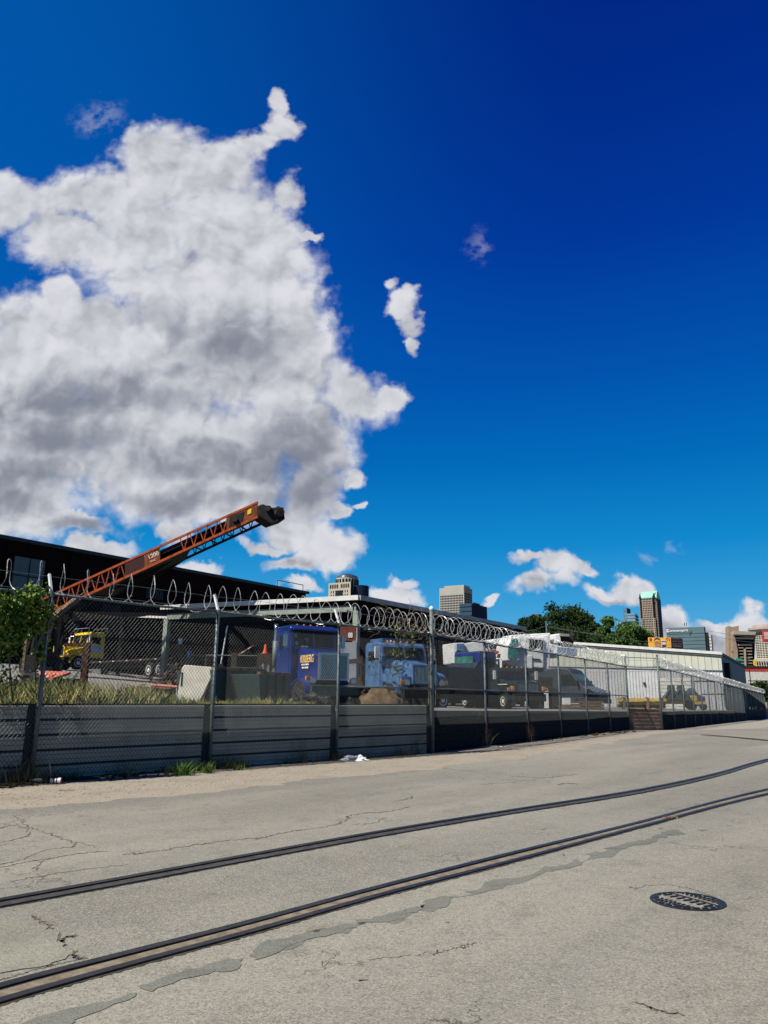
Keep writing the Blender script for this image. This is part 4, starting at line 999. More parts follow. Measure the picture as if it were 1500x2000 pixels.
for xw in (Lt - 4.3, Lt - 3.1, Lt - 1.5):
    for y in (.1, 2.0): wheel(tl, xw, -y if y < 1 else y, .48, .28, hub=M_WHITE)
MB().bb(.9, 2.2, -.09, .5, zd - 1.05, zd - .5).build('tool_box', M_CHROME, tl, bevel=.03); MB().lathe((.35, .25, zd - .85), [(.28, -.35), (.28, .35)], 14, 'x').build('air_tank', M_DARK, tl)
MB().bb(Lt - 1.6, Lt, -.14, 2.3, zd + .003, zd + .12).build('rear_ramp', mat('rust_brown_steel', (0.20, 0.06, 0.03), 0.7), tl)

# ---- truck mounted crane
CK = .815
cr0 = at(1030, 1308, 56.0 * CK); gzc = yard_z(cr0)
cn = empty('mobile_crane', (cr0.x, cr0.y, gzc), 'white mobile crane with a long telescopic boom pointing left over the trucks', 'crane', world=True)
def cp(px, py, Y=56.0): return at(px, py, Y * CK)
def slab(pts, Y0, Y1):
    """outline at distance Y0 pulled straight back to Y1 (real thickness)"""
    m = MB(); a = [at(x, y, Y0 * CK) for x, y in pts]; b = [p + Vector((-.35, 1, 0)).normalized() * (Y1 - Y0) for p in a]
    n = len(a); m.v += [tuple(p) for p in a + b]; m.f.append(tuple(range(n))); m.f.append(tuple(range(n, 2 * n))[::-1])
    for i in range(n): j = (i + 1) % n; m.f.append((i, j, n + j, n + i))
    return m
bm_ = slab([(903, 1257), (1002, 1243), (1002, 1268), (905, 1276)], 56, 57.2).build('boom', M_WHITE, cn, bevel=.06)
slab([(1002, 1240), (1075, 1236), (1075, 1262), (1002, 1270)], 56.4, 57.8).build('boom_base', M_WHITE, cn, bevel=.05)
hd = slab([(885, 1256), (907, 1255), (908, 1300), (900, 1302), (887, 1296)], 55.8, 57.4).build('boom_head', M_WHITE, cn, bevel=.06)
for py in (1278, 1288): MB().lathe(cp(896, py, 55.6), [(.23, -.06), (.23, .06)], 14).build('sheave', M_DARK, hd, origin=cn.location)
slab([(893, 1257), (907, 1257), (907, 1272), (893, 1270)], 55.7, 55.85).build('boom_plate', M_LBLUE, cn)
cabm = slab([(990, 1290), (991, 1262), (999, 1246), (1013, 1243), (1014, 1290)], 54.2, 55.6).build('operator_cab', M_WHITE, cn, bevel=.05)
slab([(993, 1284), (994, 1263), (1001, 1249), (1010, 1247), (1010, 1278), (1003, 1288)], 54.1, 54.19).build('cab_glass', M_GREENGL, cn)
slab([(990, 1288), (1014, 1280), (1040, 1280), (1040, 1306), (1012, 1303), (990, 1296)], 54.6, 56.8).build('turret', M_WHITE, cn, bevel=.05)
eg = slab([(1014, 1243), (1062, 1245), (1062, 1305), (1034, 1303), (1014, 1301)], 54.7, 57.5).build('engine_housing', M_WHITE, cn, bevel=.06)
slab([(1034, 1248), (1060, 1250), (1060, 1267), (1034, 1266)], 54.6, 54.68).build('housing_window', M_BLACK, cn)
slab([(1040, 1286), (1056, 1287), (1056, 1290), (1040, 1289)], 54.62, 54.69).build('vent_slot', M_DARK, cn)
slab([(1053, 1240), (1073, 1239), (1075, 1300), (1068, 1313), (1063, 1312)], 54.9, 57.4).build('counterweight', M_WHITE, cn, bevel=.08)
MB().tube([cp(1000, 1302, 56), cp(1000, 1315, 56)], .7, 16).build('slewing_ring', M_DARK, cn)
# winch on top of the boom foot
wn = MB().lathe(cp(1104, 1247, 57), [(.45, -.4), (.45, -.34), (.31, -.34), (.31, .34), (.45, .34), (.45, .4)], 16, 'x').build('winch_drum', M_DARK, cn)
slab([(1084, 1240), (1094, 1237), (1096, 1254), (1086, 1256)], 56.4, 57.4).build('winch_bracket', M_WHITE, cn, bevel=.04)
slab([(1094, 1237), (1112, 1239), (1112, 1243), (1094, 1242)], 56.3, 57.6).build('winch_guard', M_SHEDC, cn)
slab([(1070, 1256), (1098, 1262), (1092, 1285), (1068, 1284)], 56.2, 57.4).build('rear_deck_box', M_WHITE, cn, bevel=.06)
slab([(1091, 1264), (1127, 1267), (1127, 1281), (1091, 1277)], 56.0, 56.4).build('load_chart_board', mat('blue_board', (0.16, 0.22, 0.34), 0.5), cn)
# lettering on the boom
text_part('Rentals', .72, M_NAVY, cn, cp(972, 1260, 55.94) - cn.location, Euler((R(90), R(-4), 0)), depth=.01, width=.85)
hk = slab([(960, 1271), (975, 1271), (974, 1277), (961, 1277)], 55.0, 55.4).build('hook_block', M_ORANGE, cn, bevel=.04)
MB().bar(cp(955, 1287, 55), cp(961, 1273, 55), .16, .12).build('tie_bar', M_PLWOOD, hk, origin=cn.location)
# carrier
cl = slab([(935, 1318), (1080, 1322), (1080, 1346), (940, 1342)], 54.8, 57.2).build('carrier_deck', M_DARK, cn, bevel=.04)
for px in (962, 990, 1050, 1072):
    c = cp(px, 1350, 54.6); o = MB().lathe((0, 0, 0), [(.35, -.2), (.58, -.2), (.62, -.1), (.62, .1), (.58, .2), (.35, .2)], 22).build('wheel', M_RUBBER, cn, origin=(0, 0, 0)); o.location = Vector((c.x, c.y, yard_z(c) + .62)) - cn.location
    MB().lathe((0, 0, 0), [(.36, -.15), (.2, -.12), (.1, -.2)], 14).build('rim', M_WHITE, o)
for px in (945, 1066):
    c = cp(px, 1346, 54.3); zg_ = yard_z(c); MB().bar(Vector((c.x, c.y, zg_ + .05)), c, .22, .22, up=(1, 0, 0)).build('outrigger', M_WHITE if px > 1000 else M_DARK, cn)
# low stacks of timber behind the mesh right of the crane
for i, (px, py, w_, m_) in enumerate(((1088, 1370, 22, M_PLWOOD), (1128, 1372, 40, M_WOOD), (1160, 1374, 30, M_WOOD))):
    c = at(px, py, 46); zz = yard_z(c)
    t = empty('timber_stack', (c.x, c.y, zz), ['pale sawn timber stack behind the mesh left of a white crate', 'long brown timber stack low behind the mesh', 'brown timber stack in front of the panel van'][i], 'timber stack', R(10), 'timber stacks behind the middle fence')
    for k in range(3):
        MB().bb(-.016 * w_, .016 * w_, -.3, .3, .02 + k * .16, .15 + k * .16).build('board_layer', m_, t)
c = at(1106, 1368, 44); o = empty('white_crate', (c.x, c.y, yard_z(c)), 'small white crate beside the pale timber stack', 'crate')
MB().bb(-.2, .2, -.2, .2, .25, .62).build('crate_box', M_WHITE, o, bevel=.02); MB().bb(-.25, .25, -.25, .25, 0, .24).build('pallet', M_WOOD, o)

# yellow plant on the right, seen through the fence
c = at(1310, 1383, 60); py_ = empty('plant_trailer', (c.x, c.y, yard_z(c)), 'yellow low loader trailer behind the far fence carrying dark attachments', 'trailer', R(-6))
Lp = 4.4
MB().bb(-2.6, 2.6, 0, 1.6, .42, .62).build('deck', M_DYEL, py_); MB().bb(-.2, 2.0, -.03, 1.5, .622, 1.05).build('engine_cover', M_DYEL, py_, bevel=.06); MB().bb(-2.2, -1.6, 0, 1.2, .622, .85).build('tool_locker', M_DYEL, py_, bevel=.04)
for x in (-1.7, -.9, 1.4): wheel(py_, x, -.1, .36, .22, hub=M_DARK)
c = at(1255, 1380, 52); bm2 = empty('yellow_beam_rack', (c.x, c.y, yard_z(c)), 'rack of yellow steel beams above the brown corrugated sheet', 'steel rack', R(-5))
for k, (z_, m_) in enumerate(((.55, M_DYEL), (.32, M_DYEL), (.12, M_WOOD))): MB().bb(-1.6, 1.5, -.2 + .15 * k, .2, z_, z_ + .2).build('beam', m_, bm2, bevel=.01)
for x in (-1.2, .3, 1.2): MB().bb(x - .06, x + .06, -.25, .3, 0, .8).build('rack_post', M_WOOD, bm2)
for i, (px, lab) in enumerate(((1311, 'dark grey grab bucket with a raised arm on the yellow trailer'), (1330, 'dark grey hooked excavator attachment right of the grab bucket'))):
    c = at(px, 1366, 59.5)
    a_ = empty('excavator_attachment', (c.x, c.y, yard_z(c) + .6), lab, 'attachment', R(-8), 'attachments on the yellow trailer')
    MB().prof([(-.8, .05), (-.2, .75), (-.15, 1.2), (.25, 1.25), (.3, .9), (.55, .35), (.75, .05), (.2, .12)], -.2, .35).build('shell', mat('attachment_grey', (0.06, 0.075, 0.08), 0.6), a_, bevel=.04)
    MB().bar((-.55, -.25, .25), (-.1, -.25, .95), .08, .06).build('ram', M_CHROME, a_); MB().lathe((.1, -.22, .55), [(.15, -.06), (.15, .06)], 12).build('pivot', M_DARK, a_)
c = at(1364, 1372, 62); fk = empty('forklift', (c.x, c.y, yard_z(c)), 'blue grey forklift with a square mast frame behind the far fence', 'forklift', R(0))
MB().prof([(-.9, .3), (-.9, 1.3), (-.5, 1.7), (-.1, 1.2), (.4, 1.0), (.4, .3)], -.45, .45).build('body', M_SLATE, fk, bevel=.05)
MB().tube([(-.4, -.45, 1.1), (-.4, -.45, 2.2), (1.9, -.45, 2.2), (1.9, -.45, .2)], .07, 6).build('mast_frame', M_GALV, fk); MB().tube([(.2, -.45, 1.2), (1.9, -.45, 1.25)], .06, 6).build('fork_arm', M_GALV, fk)
for x in (-.6, .2): wheel(fk, x, -.4, .28, .2, hub=M_DARK)

# ------------------------------------------------------------------ conveyor
def truss_pt(t, px0, px1, Y0, Y1):
    return at(px0[0], px0[1], Y0).lerp(at(px1[0], px1[1], Y1), t)
Yl, Yr = 43.5, 42.6
T0 = at(62, 1180, Yl); T1 = at(504, 981, Yr)       # near top chord
B0 = at(62, 1212, Yl); B1 = at(504, 1009, Yr)      # near bottom chord
cvd = (T1 - T0); Lc = cvd.length; cvd.normalize()
cvn = Vector((-.17, .985, 0)).normalized(); cvn = (cvn - cvd * cvn.dot(cvd)).normalized(); CW = 2.3
cv = empty('conveyor', (T0.x, T0.y, yard_z(T0)), 'tall orange lattice conveyor rising to the right above the yard', 'conveyor', world=True)
hgt = (B0 - T0); hgt1 = (B1 - T1)
def top(t, s=0): return T0.lerp(T1, t) + cvn * (CW * s)
def bot(t, s=0): return (T0.lerp(T1, t) + (hgt.lerp(hgt1, t))) + cvn * (CW * s)
for s, m_ in ((0, M_ORANGE), (1, M_BLACK)):  # far truss painted black to give its dark silhouette
    f = MB().bar(top(0, s), top(1, s), .10, .12); f.build('top_chord', m_, cv)
    MB().bar(bot(0, s), bot(1, s), .11, .13).build('bottom_chord', m_, cv)
    n = 23
    for k in range(n):
        ta, tb, tc = k / n, (k + .42) / n, (k + .88) / n
        if s == 0 and (.40 < ta < .615): continue
        if s == 0 and ta > .845: continue
        MB().bar(top(ta, s), bot(tb, s), .05, .05).build('lattice_bar', m_, cv); MB().bar(bot(tb, s), top(tc, s), .05, .05).build('lattice_bar', m_, cv)
    
def plate(t0, t1, m_, s=0, nm='side_plate', ins=0.0, o=-.03):
    return MB().quad(top(t0, s) + cvn * o + up * -ins, top(t1, s) + cvn * o + up * -ins, bot(t1, s) + cvn * o, bot(t0, s) + cvn * o).build(nm, m_, cv)
plate(.41, .495, M_MAROON); pl_ = plate(.496, .565, M_RUSTO); 
pe = plate(.86, 1.0, M_RUSTO)
MB().quad(top(.875) + cvn * -.05 - up * .15, top(.94) + cvn * -.05 - up * .18, bot(.93) + cvn * -.05 + up * .10, bot(.87) + cvn * -.05 + up * .12).build('motor_recess', M_BLACK, pe, origin=cv.location)
MB().lathe(top(.90) + cvn * -.12 - up * .42, [(.17, -.1), (.17, .1)], 12).build('drive_pulley', M_DARK, pe, origin=cv.location)
MB().quad(top(.955) + cvn * -.06 - up * .2, top(.972) + cvn * -.06 - up * .2, top(.972) + cvn * -.06 - up * .48, top(.955) + cvn * -.06 - up * .48).build('warning_sign', M_YEL, pe, origin=cv.location)
# painted number plate
ctr = (top(.535) + bot(.535)) / 2 + cvn * -.045
ang = math.atan2(cvd.z, math.hypot(cvd.x, cvd.y)); azc = math.atan2(cvd.y, cvd.x)
rot = (Matrix.Rotation(azc, 3, 'Z') @ Matrix.Rotation(-ang, 3, 'Y') @ Matrix.Rotation(R(90), 3, 'X')).to_euler()
M_CREAM = mat('cream_marking', (0.62, 0.55, 0.42), 0.7)
text_part('1200', .33, M_CREAM, cv, ctr + up * .09 - cv.location, rot, name='painted_number', depth=.004, bold=.01)
text_part('TRAC', .15, mat('pink_marking', (0.62, 0.30, 0.22), 0.7), cv, ctr - up * .22 - cv.location, rot, name='painted_mark', depth=.004, bold=.01)
# belt pan and rollers, underside dark
g = MB(); 
for a, b in ((0, .985),):
    m0, m1 = top(a).lerp(bot(a), .55), top(b).lerp(bot(b), .55); n0, n1 = top(a, 1).lerp(bot(a, 1), .62), top(b, 1).lerp(bot(b, 1), .62)
    q0, q1 = top(a).lerp(bot(a), .25), top(b).lerp(bot(b), .25)
    g.quad(m0 + cvn * .1, m1 + cvn * .1, n1 - cvn * .1, n0 - cvn * .1); g.quad(q0 + cvn * .1, q1 + cvn * .1, n1 - cvn * .1 + up * .2, n0 - cvn * .1 + up * .2); g.quad(m0 + cvn * .1, m1 + cvn * .1, q1 + cvn * .1, q0 + cvn * .1)
    g.quad(bot(a) + cvn * .1, bot(b) + cvn * .1, n1 - cvn * .1 , n0 - cvn * .1 )
g.build('belt', M_BLACK, cv)
for k in range(14):
    t = .03 + k * .068; MB().bar(bot(t, 0), bot(t, 1), .07, .07).build('cross_member', M_BLACK, cv)
# lower deep section under the middle (undercarriage hangs below)
g = MB(); g.poly([bot(.30, 1), bot(.66, 1), bot(.60, 1) - up * .15, bot(.42, 1) - up * .55, bot(.30, 1) - up * .3]); g.poly([bot(.30, .5), bot(.62, .5), bot(.42, .5) - up * .45])
g.poly([bot(.25, 0.1), bot(.7, .1), bot(.62, 1) - up * .1, bot(.3, 1) - up * .3]); g.build('under_frame', M_BLACK, cv)
# head: drum housing
he = T1 + cvd * .55
g = MB()
for (a, b, c, d) in ((.0, .95, -.12, -.72),):
    p = [at(505, 987, 42.3), at(514, 984, 42.3), at(530, 991, 42.3), at(554, 990, 42.3), at(557, 1014, 42.3), at(530, 1023, 42.3), at(505, 1007, 42.3)]
    q = [x + Vector((-.40, .91, 0)) * (CW * .55) for x in p]; n = 7; g.v += [tuple(x) for x in p + q]; g.f.append(tuple(range(7))); g.f.append(tuple(range(7, 14))[::-1])
    for i in range(7): j = (i + 1) % 7; g.f.append((i, j, 7 + j, 7 + i))
hdm = g.build('head_housing', M_BLACK, cv, bevel=.05)
for s in (.1, .8): MB().lathe(at(522 if s < .5 else 540, 992, 41.9) + cvn * (.3 if s < .5 else .6), [(.16, -.15), (.2, 0), (.16, .15)], 10).build('bearing', M_DARK, hdm, origin=cv.location)
MB().tube([at(548, 1000, 41.9), at(548, 1000, 41.9) + Vector((-.40, .91, 0)) * (CW * .6)], .24, 14).build('head_drum', M_DARK, hdm, origin=cv.location)
# support legs
lf = top(.72).lerp(bot(.72), 1)
for s in (0, 1):
    foot = Vector((top(.03, s).x, top(.03, s).y, 0)) + cvn * (s * .9 - .3); foot.z = yard_z(foot)
    MB().bar(bot(.10, s), foot + up * .5, .16, .16).build('support_leg', M_BLACK, cv)
    MB().bar(bot(.03, s), foot + up * .5, .12, .12).build('support_strut', M_BLACK, cv)
    o = MB().lathe((0, 0, 0), [(.3, -.14), (.5, -.14), (.54, 0), (.5, .14), (.3, .14)], 20).build('wheel', M_RUBBER, cv, origin=(0, 0, 0)); o.location = foot + up * .5 - cv.location
foot = Vector((B0.x - .3, B0.y, 0)); foot.z = yard_z(foot); MB().bar(bot(.02, 0), foot, .12, .12).build('tail_leg', M_MAROON, cv); MB().bar(bot(.02, 1), foot + cvn * CW, .12, .12).build('tail_leg', M_MAROON, cv)
# timber prop leaning below
pa, pb_ = at(52, 1247, 30.0), at(150, 1170, 33.0)
tp = empty('timber_prop', (pa.x, pa.y, yard_z(pa)), 'long weathered timber beam slanting up behind the leftmost post', 'timber beam', world=True)
MB().bar(pa, pb_, .22, .20).build('beam', M_WOOD, tp); MB().bar(pa, Vector((pa.x, pa.y, yard_z(pa))), .1, .1, up=(1, 0, 0)).build('prop_leg', M_WOOD, tp)
MB().bar(pa + Vector((.15, -.16, .12)), pa + Vector((.35, -.16, .22)), .16, .12).build('end_block', M_WHITE, tp)

# ------------------------------------------------------------------ things lying about in the yard
c = at(372, 1362, 22.0); wz = yard_z(c)
wb = empty('fibreglass_shell', (c.x + .15, c.y, wz), 'big cream fibreglass shell tipped on end in the grass', 'shell', R(-6))
MB().prof([(-.44, 0), (.18, 0), (.62, 1.02), (.60, 1.06), (-.26, 1.12), (-.33, 1.05)], -.35, .45).build('panel', mat('cream_fibreglass', (0.60, 0.57, 0.46), 0.6, 0, (0.50, 0.47, 0.38), 3), wb, bevel=.03)
MB().bb(-.33, -.29, -.365, -.353, .55, .92).build('slot', M_BLACK, wb)
for i, (xa, xb, yt, lab) in enumerate(((414, 512, 1309, 'dark green steel skip with a rusty rim beside the cream shell'), (505, 568, 1318, 'shorter dark green skip half in front of the royal blue truck'))):
    ca_, cb_ = at(xa, 1366, 21.5), at(xb, 1366, 23.0); d_ = cb_ - ca_; d_.z = 0; Ld = d_.length
    zt_ = at((xa + xb) / 2, yt, 22).z
    o = empty('skip', (ca_.x, ca_.y, yard_z(ca_)), lab, 'skip', math.atan2(d_.y, d_.x), 'dark green skips')
    h = zt_ - yard_z(ca_)
    MB().prof([(.12, 0), (Ld - .12, 0), (Ld, h), (0, h)], 0, 1.6).build('body', M_DGREEN, o, bevel=.02)
    MB().bb(-.04, Ld + .04, -.05, .06, h + .003, h + .07).build('rim', mat('rusty_rim', (0.22, 0.15, 0.09), 0.8, 0, (0.10, 0.05, 0.03), 6), o)
    for k in range(3): MB().bar((Ld * (.25 + .25 * k), -.03, .02), (Ld * (.25 + .25 * k), -.03, h), .06, .05).build('rib', M_DGREEN, o)
# red pan with legs near the vines
c = at(95, 1318, 27.0); rp = empty('hopper_pan', (c.x, c.y, yard_z(c)), 'salmon red sloping hopper pan standing low behind the leftmost post', 'hopper')
hz = c.z - yard_z(c)
g = MB(); g.v += [(-.75, 0, hz - .05), (-.2, -.1, hz + .14), (.75, 0, hz + .10), (.35, -.5, hz - .12), (-.75, 0, hz - .12), (-.2, -.1, hz + .06), (.75, 0, hz + .02), (.35, -.5, hz - .2)]
g.f += [(0, 3, 2, 1), (4, 5, 6, 7), (0, 4, 7, 3), (3, 7, 6, 2), (0, 1, 5, 4), (1, 2, 6, 5)]; g.build('pan', M_SALMON, rp)
for x, y in ((-.6, 0), (.6, .0), (.3, -.35)): MB().bar((x, y, 0), (x, y, hz - .16), .04).build('leg', M_GALV, rp)
MB().prof([(-.1, .1), (.95, .1), (.8, hz - .1), (.0, hz - .2)], -.05, .9).build('engine_block', M_DARK, rp, bevel=.05)
for (px, py, Y, rr, lab) in ((98, 1293, 31, .40, 'large worn black tyre propped behind the leftmost post'),):
    c = at(px, py, Y); o = empty('loose_tyre', (c.x, c.y, yard_z(c)), lab, 'tyre', R(25)); zc_ = c.z - yard_z(c)
    MB().lathe((0, 0, zc_), [(.2, -.1), (.22, -.2), (rr * .92, -.2), (rr, -.1), (rr, .1), (rr * .92, .2), (.2, .2)], 26).build('tread', M_RUBBER, o)
    MB().bb(-.5, .5, -.3, .3, 0, max(.1, zc_ - rr + .03)).build('block', M_DARK, o)
# brown steel frame in front of the yellow truck
c = at(163, 1336, 27.0); fr_ = empty('steel_gantry', (c.x, c.y, yard_z(c)), 'rust brown upright steel frame in front of the yellow truck', 'steel frame')
zt_ = at(163, 1255, 27).z - fr_.location.z; xl = at(127, 1255, 27).x - c.x
M_RB = mat('rust_brown_paint', (0.07, 0.022, 0.014), 0.8, 0, (0.035, 0.014, 0.01), 5)
MB().bb(-.10, .10, -.1, .1, 0, zt_).build('upright', M_RB, fr_); MB().bb(xl, -.103, -.07, .07, zt_ - .14, zt_ - .02).build('crossbar', M_RB, fr_)
MB().bar((-.75, -.1, 0), (-.1, -.1, .95), .05).build('brace', M_GALV, fr_); MB().bar((.5, -.1, 0), (.1, -.1, .55), .05).build('brace', M_DARK, fr_)
MB().tube([(xl + .3, 0, zt_), (xl + .3, 0, zt_ + .45), (.02, 0, zt_ + .50), (.02, 0, zt_)], .022, 6).build('hand_rail', M_GALV, fr_)
# broken timber heap
c = at(292, 1336, 30.0); tp2 = empty('timber_heap', (c.x, c.y, yard_z(c)), 'heap of splintered pale timber and pipe on the grass before the trailer wheels', 'timber heap')
hp = c.z - tp2.location.z
rnd = random.Random(4)
for k in range(34):
    a = rnd.uniform(-.5, .5) + (3.14 if rnd.random() < .5 else 0); L = rnd.uniform(.25, .75); x = rnd.gauss(0, .35); z0 = rnd.uniform(0, hp + .35 * (1 - min(1, abs(x) / .8)))
    MB().bar((x, rnd.uniform(-.3, .3), z0), (x + L * math.cos(a), rnd.uniform(-.3, .3), z0 + L * abs(math.sin(a)) * .6), .04, .03).build('stick', rnd.choice((M_PLWOOD, M_WOOD, M_PLWOOD)), tp2)
MB().bb(-.9, .9, -.3, .5, 0, max(.05, hp - .12)).build('base_timber', M_WOOD, tp2); MB().tube([(.2, -.4, hp - .05), (1.5, -.4, hp - .12)], .05, 8).build('pipe', M_SALMON, tp2)
# earth mound behind the brace rail
c = at(745, 1374, 23.5)
def mound(name, loc, rx, ry, h, m, label, cat, seed=1):
    bm = bmesh.new(); bmesh.ops.create_icosphere(bm, subdivisions=4, radius=1); rn = random.Random(seed); from mathutils import noise as nz_
    for v in bm.verts:
        n = nz_.fractal(v.co * 2.2 + Vector((seed, 0, 0)), 1.0, 2.0, 4) * .28; v.co = v.co * (1 + n); v.co.x *= rx; v.co.y *= ry; v.co.z = max(-.15, v.co.z) * h
    me = bpy.data.meshes.new(name); bm.to_mesh(me); bm.free(); me.materials.append(m)
    for f_ in me.polygons: f_.use_smooth = True
    o = bpy.data.objects.new(name, me); COL.objects.link(o); o.location = loc; return tag(o, label, cat)
mound('earth_mound', (c.x, c.y, yard_z(c) - .05), .72, .6, .62, M_DIRT, 'mound of brown earth below the faded blue truck', 'earth mound', 3)

# heaps of scrap between and below the trucks
def scrap(px, py, Y, w_, h_, n, lab, seed, cols):
    rn = random.Random(seed); c = at(px, py, Y); z = yard_z(c); g = MB()
    for k in range(n):
        x = rn.gauss(0, w_ * .4); y = rn.uniform(-.5, .5); zz = rn.uniform(0, h_) * max(.15, 1 - abs(x) / w_)
        if rn.random() < .55: g.bar((x, y, zz), (x + rn.uniform(-.6, .6), y + rn.uniform(-.3, .3), zz + rn.uniform(-.1, .35)), rn.uniform(.02, .07))
        else: g.box((x, y, zz), (rn.uniform(.08, .4), rn.uniform(.08, .3), rn.uniform(.03, .2)), rz=rn.uniform(0, 3), rx=rn.uniform(-.5, .5), ry=rn.uniform(-.5, .5))
    o = g.build('scrap_heap', cols); o.location = (c.x, c.y, z); return tag(o, lab, 'scrap heap', kind='stuff')
M_SCR = mat('rusty_scrap', (0.10, 0.055, 0.035), 0.8, 0, (0.03, 0.024, 0.02), 4); M_SCR2 = mat('dull_scrap', (0.09, 0.09, 0.085), 0.7, 0, (0.025, 0.023, 0.02), 5)
scrap(706, 1345, 30, 1.0, .75, 130, 'rusty scrap heaped between the two blue trucks', 3, M_SCR)
scrap(500, 1300, 36, 2.0, 1.1, 190, 'dull machine scrap piled behind the dark green skips', 4, M_SCR2)
scrap(610, 1368, 25.5, 1.2, .35, 110, 'dull scrap lying below the royal blue truck', 5, M_SCR2)
scrap(350, 1296, 45, 1.4, 1.3, 120, 'rusty scrap heaped at the right end of the flatbed trailer', 6, M_SCR)
scrap(60, 1335, 24, 1.4, .8, 120, 'dull scrap half hidden behind the climbing vine', 7, M_SCR2)
# under the shed
def in_yard(px, py, Y):
    c = at(px, py, Y); return Vector((c.x, c.y, yard_z(c))), c.z - yard_z(c)
l, h = in_yard(448, 1280, 44); rl = empty('hand_rail', l, 'thin white hand rail standing under the shed left of the skip', 'railing')
MB().tube([(-1.3, 0, 0), (-1.3, 0, h), (1.6, 0, h), (1.6, 0, 0)], .03, 6).build('top_rail', M_GALV, rl); MB().tube([(-1.3, 0, h * .6), (1.6, 0, h * .6)], .025, 6).build('mid_rail', M_GALV, rl)
l, h = in_yard(441, 1222, 45); po = empty('white_pole', l, 'slim white pole hanging upright in the dark under the shed', 'pole')
MB().tube([(-.15, 0, 1.4), (.1, 0, h)], .045, 6).build('shaft', M_WHITE, po); MB().bb(-.3, 0, -.15, .15, 0, 1.4).build('base', M_DARK, po)
l, h = in_yard(498, 1246, 44); ar = empty('barrier_arm', l, 'red and white striped barrier arm raised under the shed', 'barrier')
for k in range(5): MB().bar((-.9 + k * .17, 0, h - .95 + k * .11), (-.9 + k * .17 + .16, 0, h - .95 + (k + 1) * .11 - .01), .05).build('stripe', M_RED if k % 2 == 0 else M_WHITE, ar)
MB().bb(-1.25, -.95, -.15, .15, 0, h - .85).build('base_box', M_DARK, ar)
l, h = in_yard(518, 1276, 43); tc_ = empty('traffic_cone', l, 'orange traffic cone standing on a dark cabinet under the shed', 'traffic cone')
MB().lathe((0, 0, h), [(.2, -.02), (.2, .02), (.13, .03), (.04, .5)], 14, 'z').build('cone', mat('cone_orange', (0.8, 0.10, 0.02), 0.5), tc_); MB().bb(-.4, .4, -.3, .3, 0, h - .03).build('cabinet', M_DARK, tc_)
l, h = in_yard(458, 1292, 41); yc = empty('light_trailer', l, 'small dark trailer with a yellow drawbar under the shed behind the skip', 'trailer')
MB().bb(-.9, 1.3, -.4, .5, .5, 1.3).build('body', M_DARK, yc, bevel=.05); MB().bar((-1.9, 0, .5), (-.3, -.4, 1.0), .08).build('drawbar', M_DYEL, yc)
for x in (-.2, .8): wheel(yc, x, -.5, .36, .2, hub=M_WHITE)
l, h = in_yard(706, 1302, 40); sl2 = empty('rusty_base', l, 'rusty steel base plates at the foot of the shed corner column', 'steel base')
MB().bb(-.9, .7, -.6, .3, 0, .5).build('block', M_DARK, sl2, bevel=.03); MB().bb(-.2, .7, -.66, -.605, .5, .75).build('plate', mat('rust_red_plate', (0.16, 0.05, 0.03), 0.8), sl2)
l, h = in_yard(680, 1262, 39); bk = empty('white_cabinet', l, 'tall pale cabinet between the two blue trucks', 'cabinet')
MB().bb(-.45, .45, -.2, .4, .0, 3.0).build('box', mat('dull_white', (0.33, 0.34, 0.36), 0.7), bk, bevel=.04); MB().bb(-.4, .4, -.23, -.203, 3.05, 3.75).build('sign_board', mat('brick_red_board', (0.20, 0.06, 0.04), 0.7), bk); MB().bb(.0, .22, -.26, -.232, 3.2, 3.45).build('lamp', M_WHITE, bk)
for px, py, Y, m_, lab in ((352, 1253, 46, M_WHITE, 'small white drum high on a dark rack under the shed'), (370, 1278, 44, M_BLUE, 'blue drum on a dark rack beside the left shed column')):
    l, h = in_yard(px, py, Y); o = empty('drum', l, lab, 'drum', group='drums under the shed'); MB().lathe((0, 0, h), [(.12, -.17), (.12, .17)], 14, 'z').build('shell', m_, o); MB().bb(-.3, .3, -.2, .2, 0, h - .18).build('rack', M_SHEDD, o)

# ------------------------------------------------------------------ plants
def leaf_cloud(m, pts_fn, n, size, rnd, up_bias=.3):
    for _ in range(n):
        p = pts_fn()
        if p is None: continue
        s = size * rnd.uniform(.6, 1.3); a = Vector((rnd.gauss(0, 1), rnd.gauss(0, 1), rnd.gauss(0, 1) * .7 + up_bias)).normalized()
        b = a.cross(Vector((rnd.gauss(0, 1), rnd.gauss(0, 1), rnd.gauss(0, 1)))).normalized(); c = a.cross(b)
        m.quad(p - b * s, p - c * s * .6, p + b * s, p + c * s * .6)
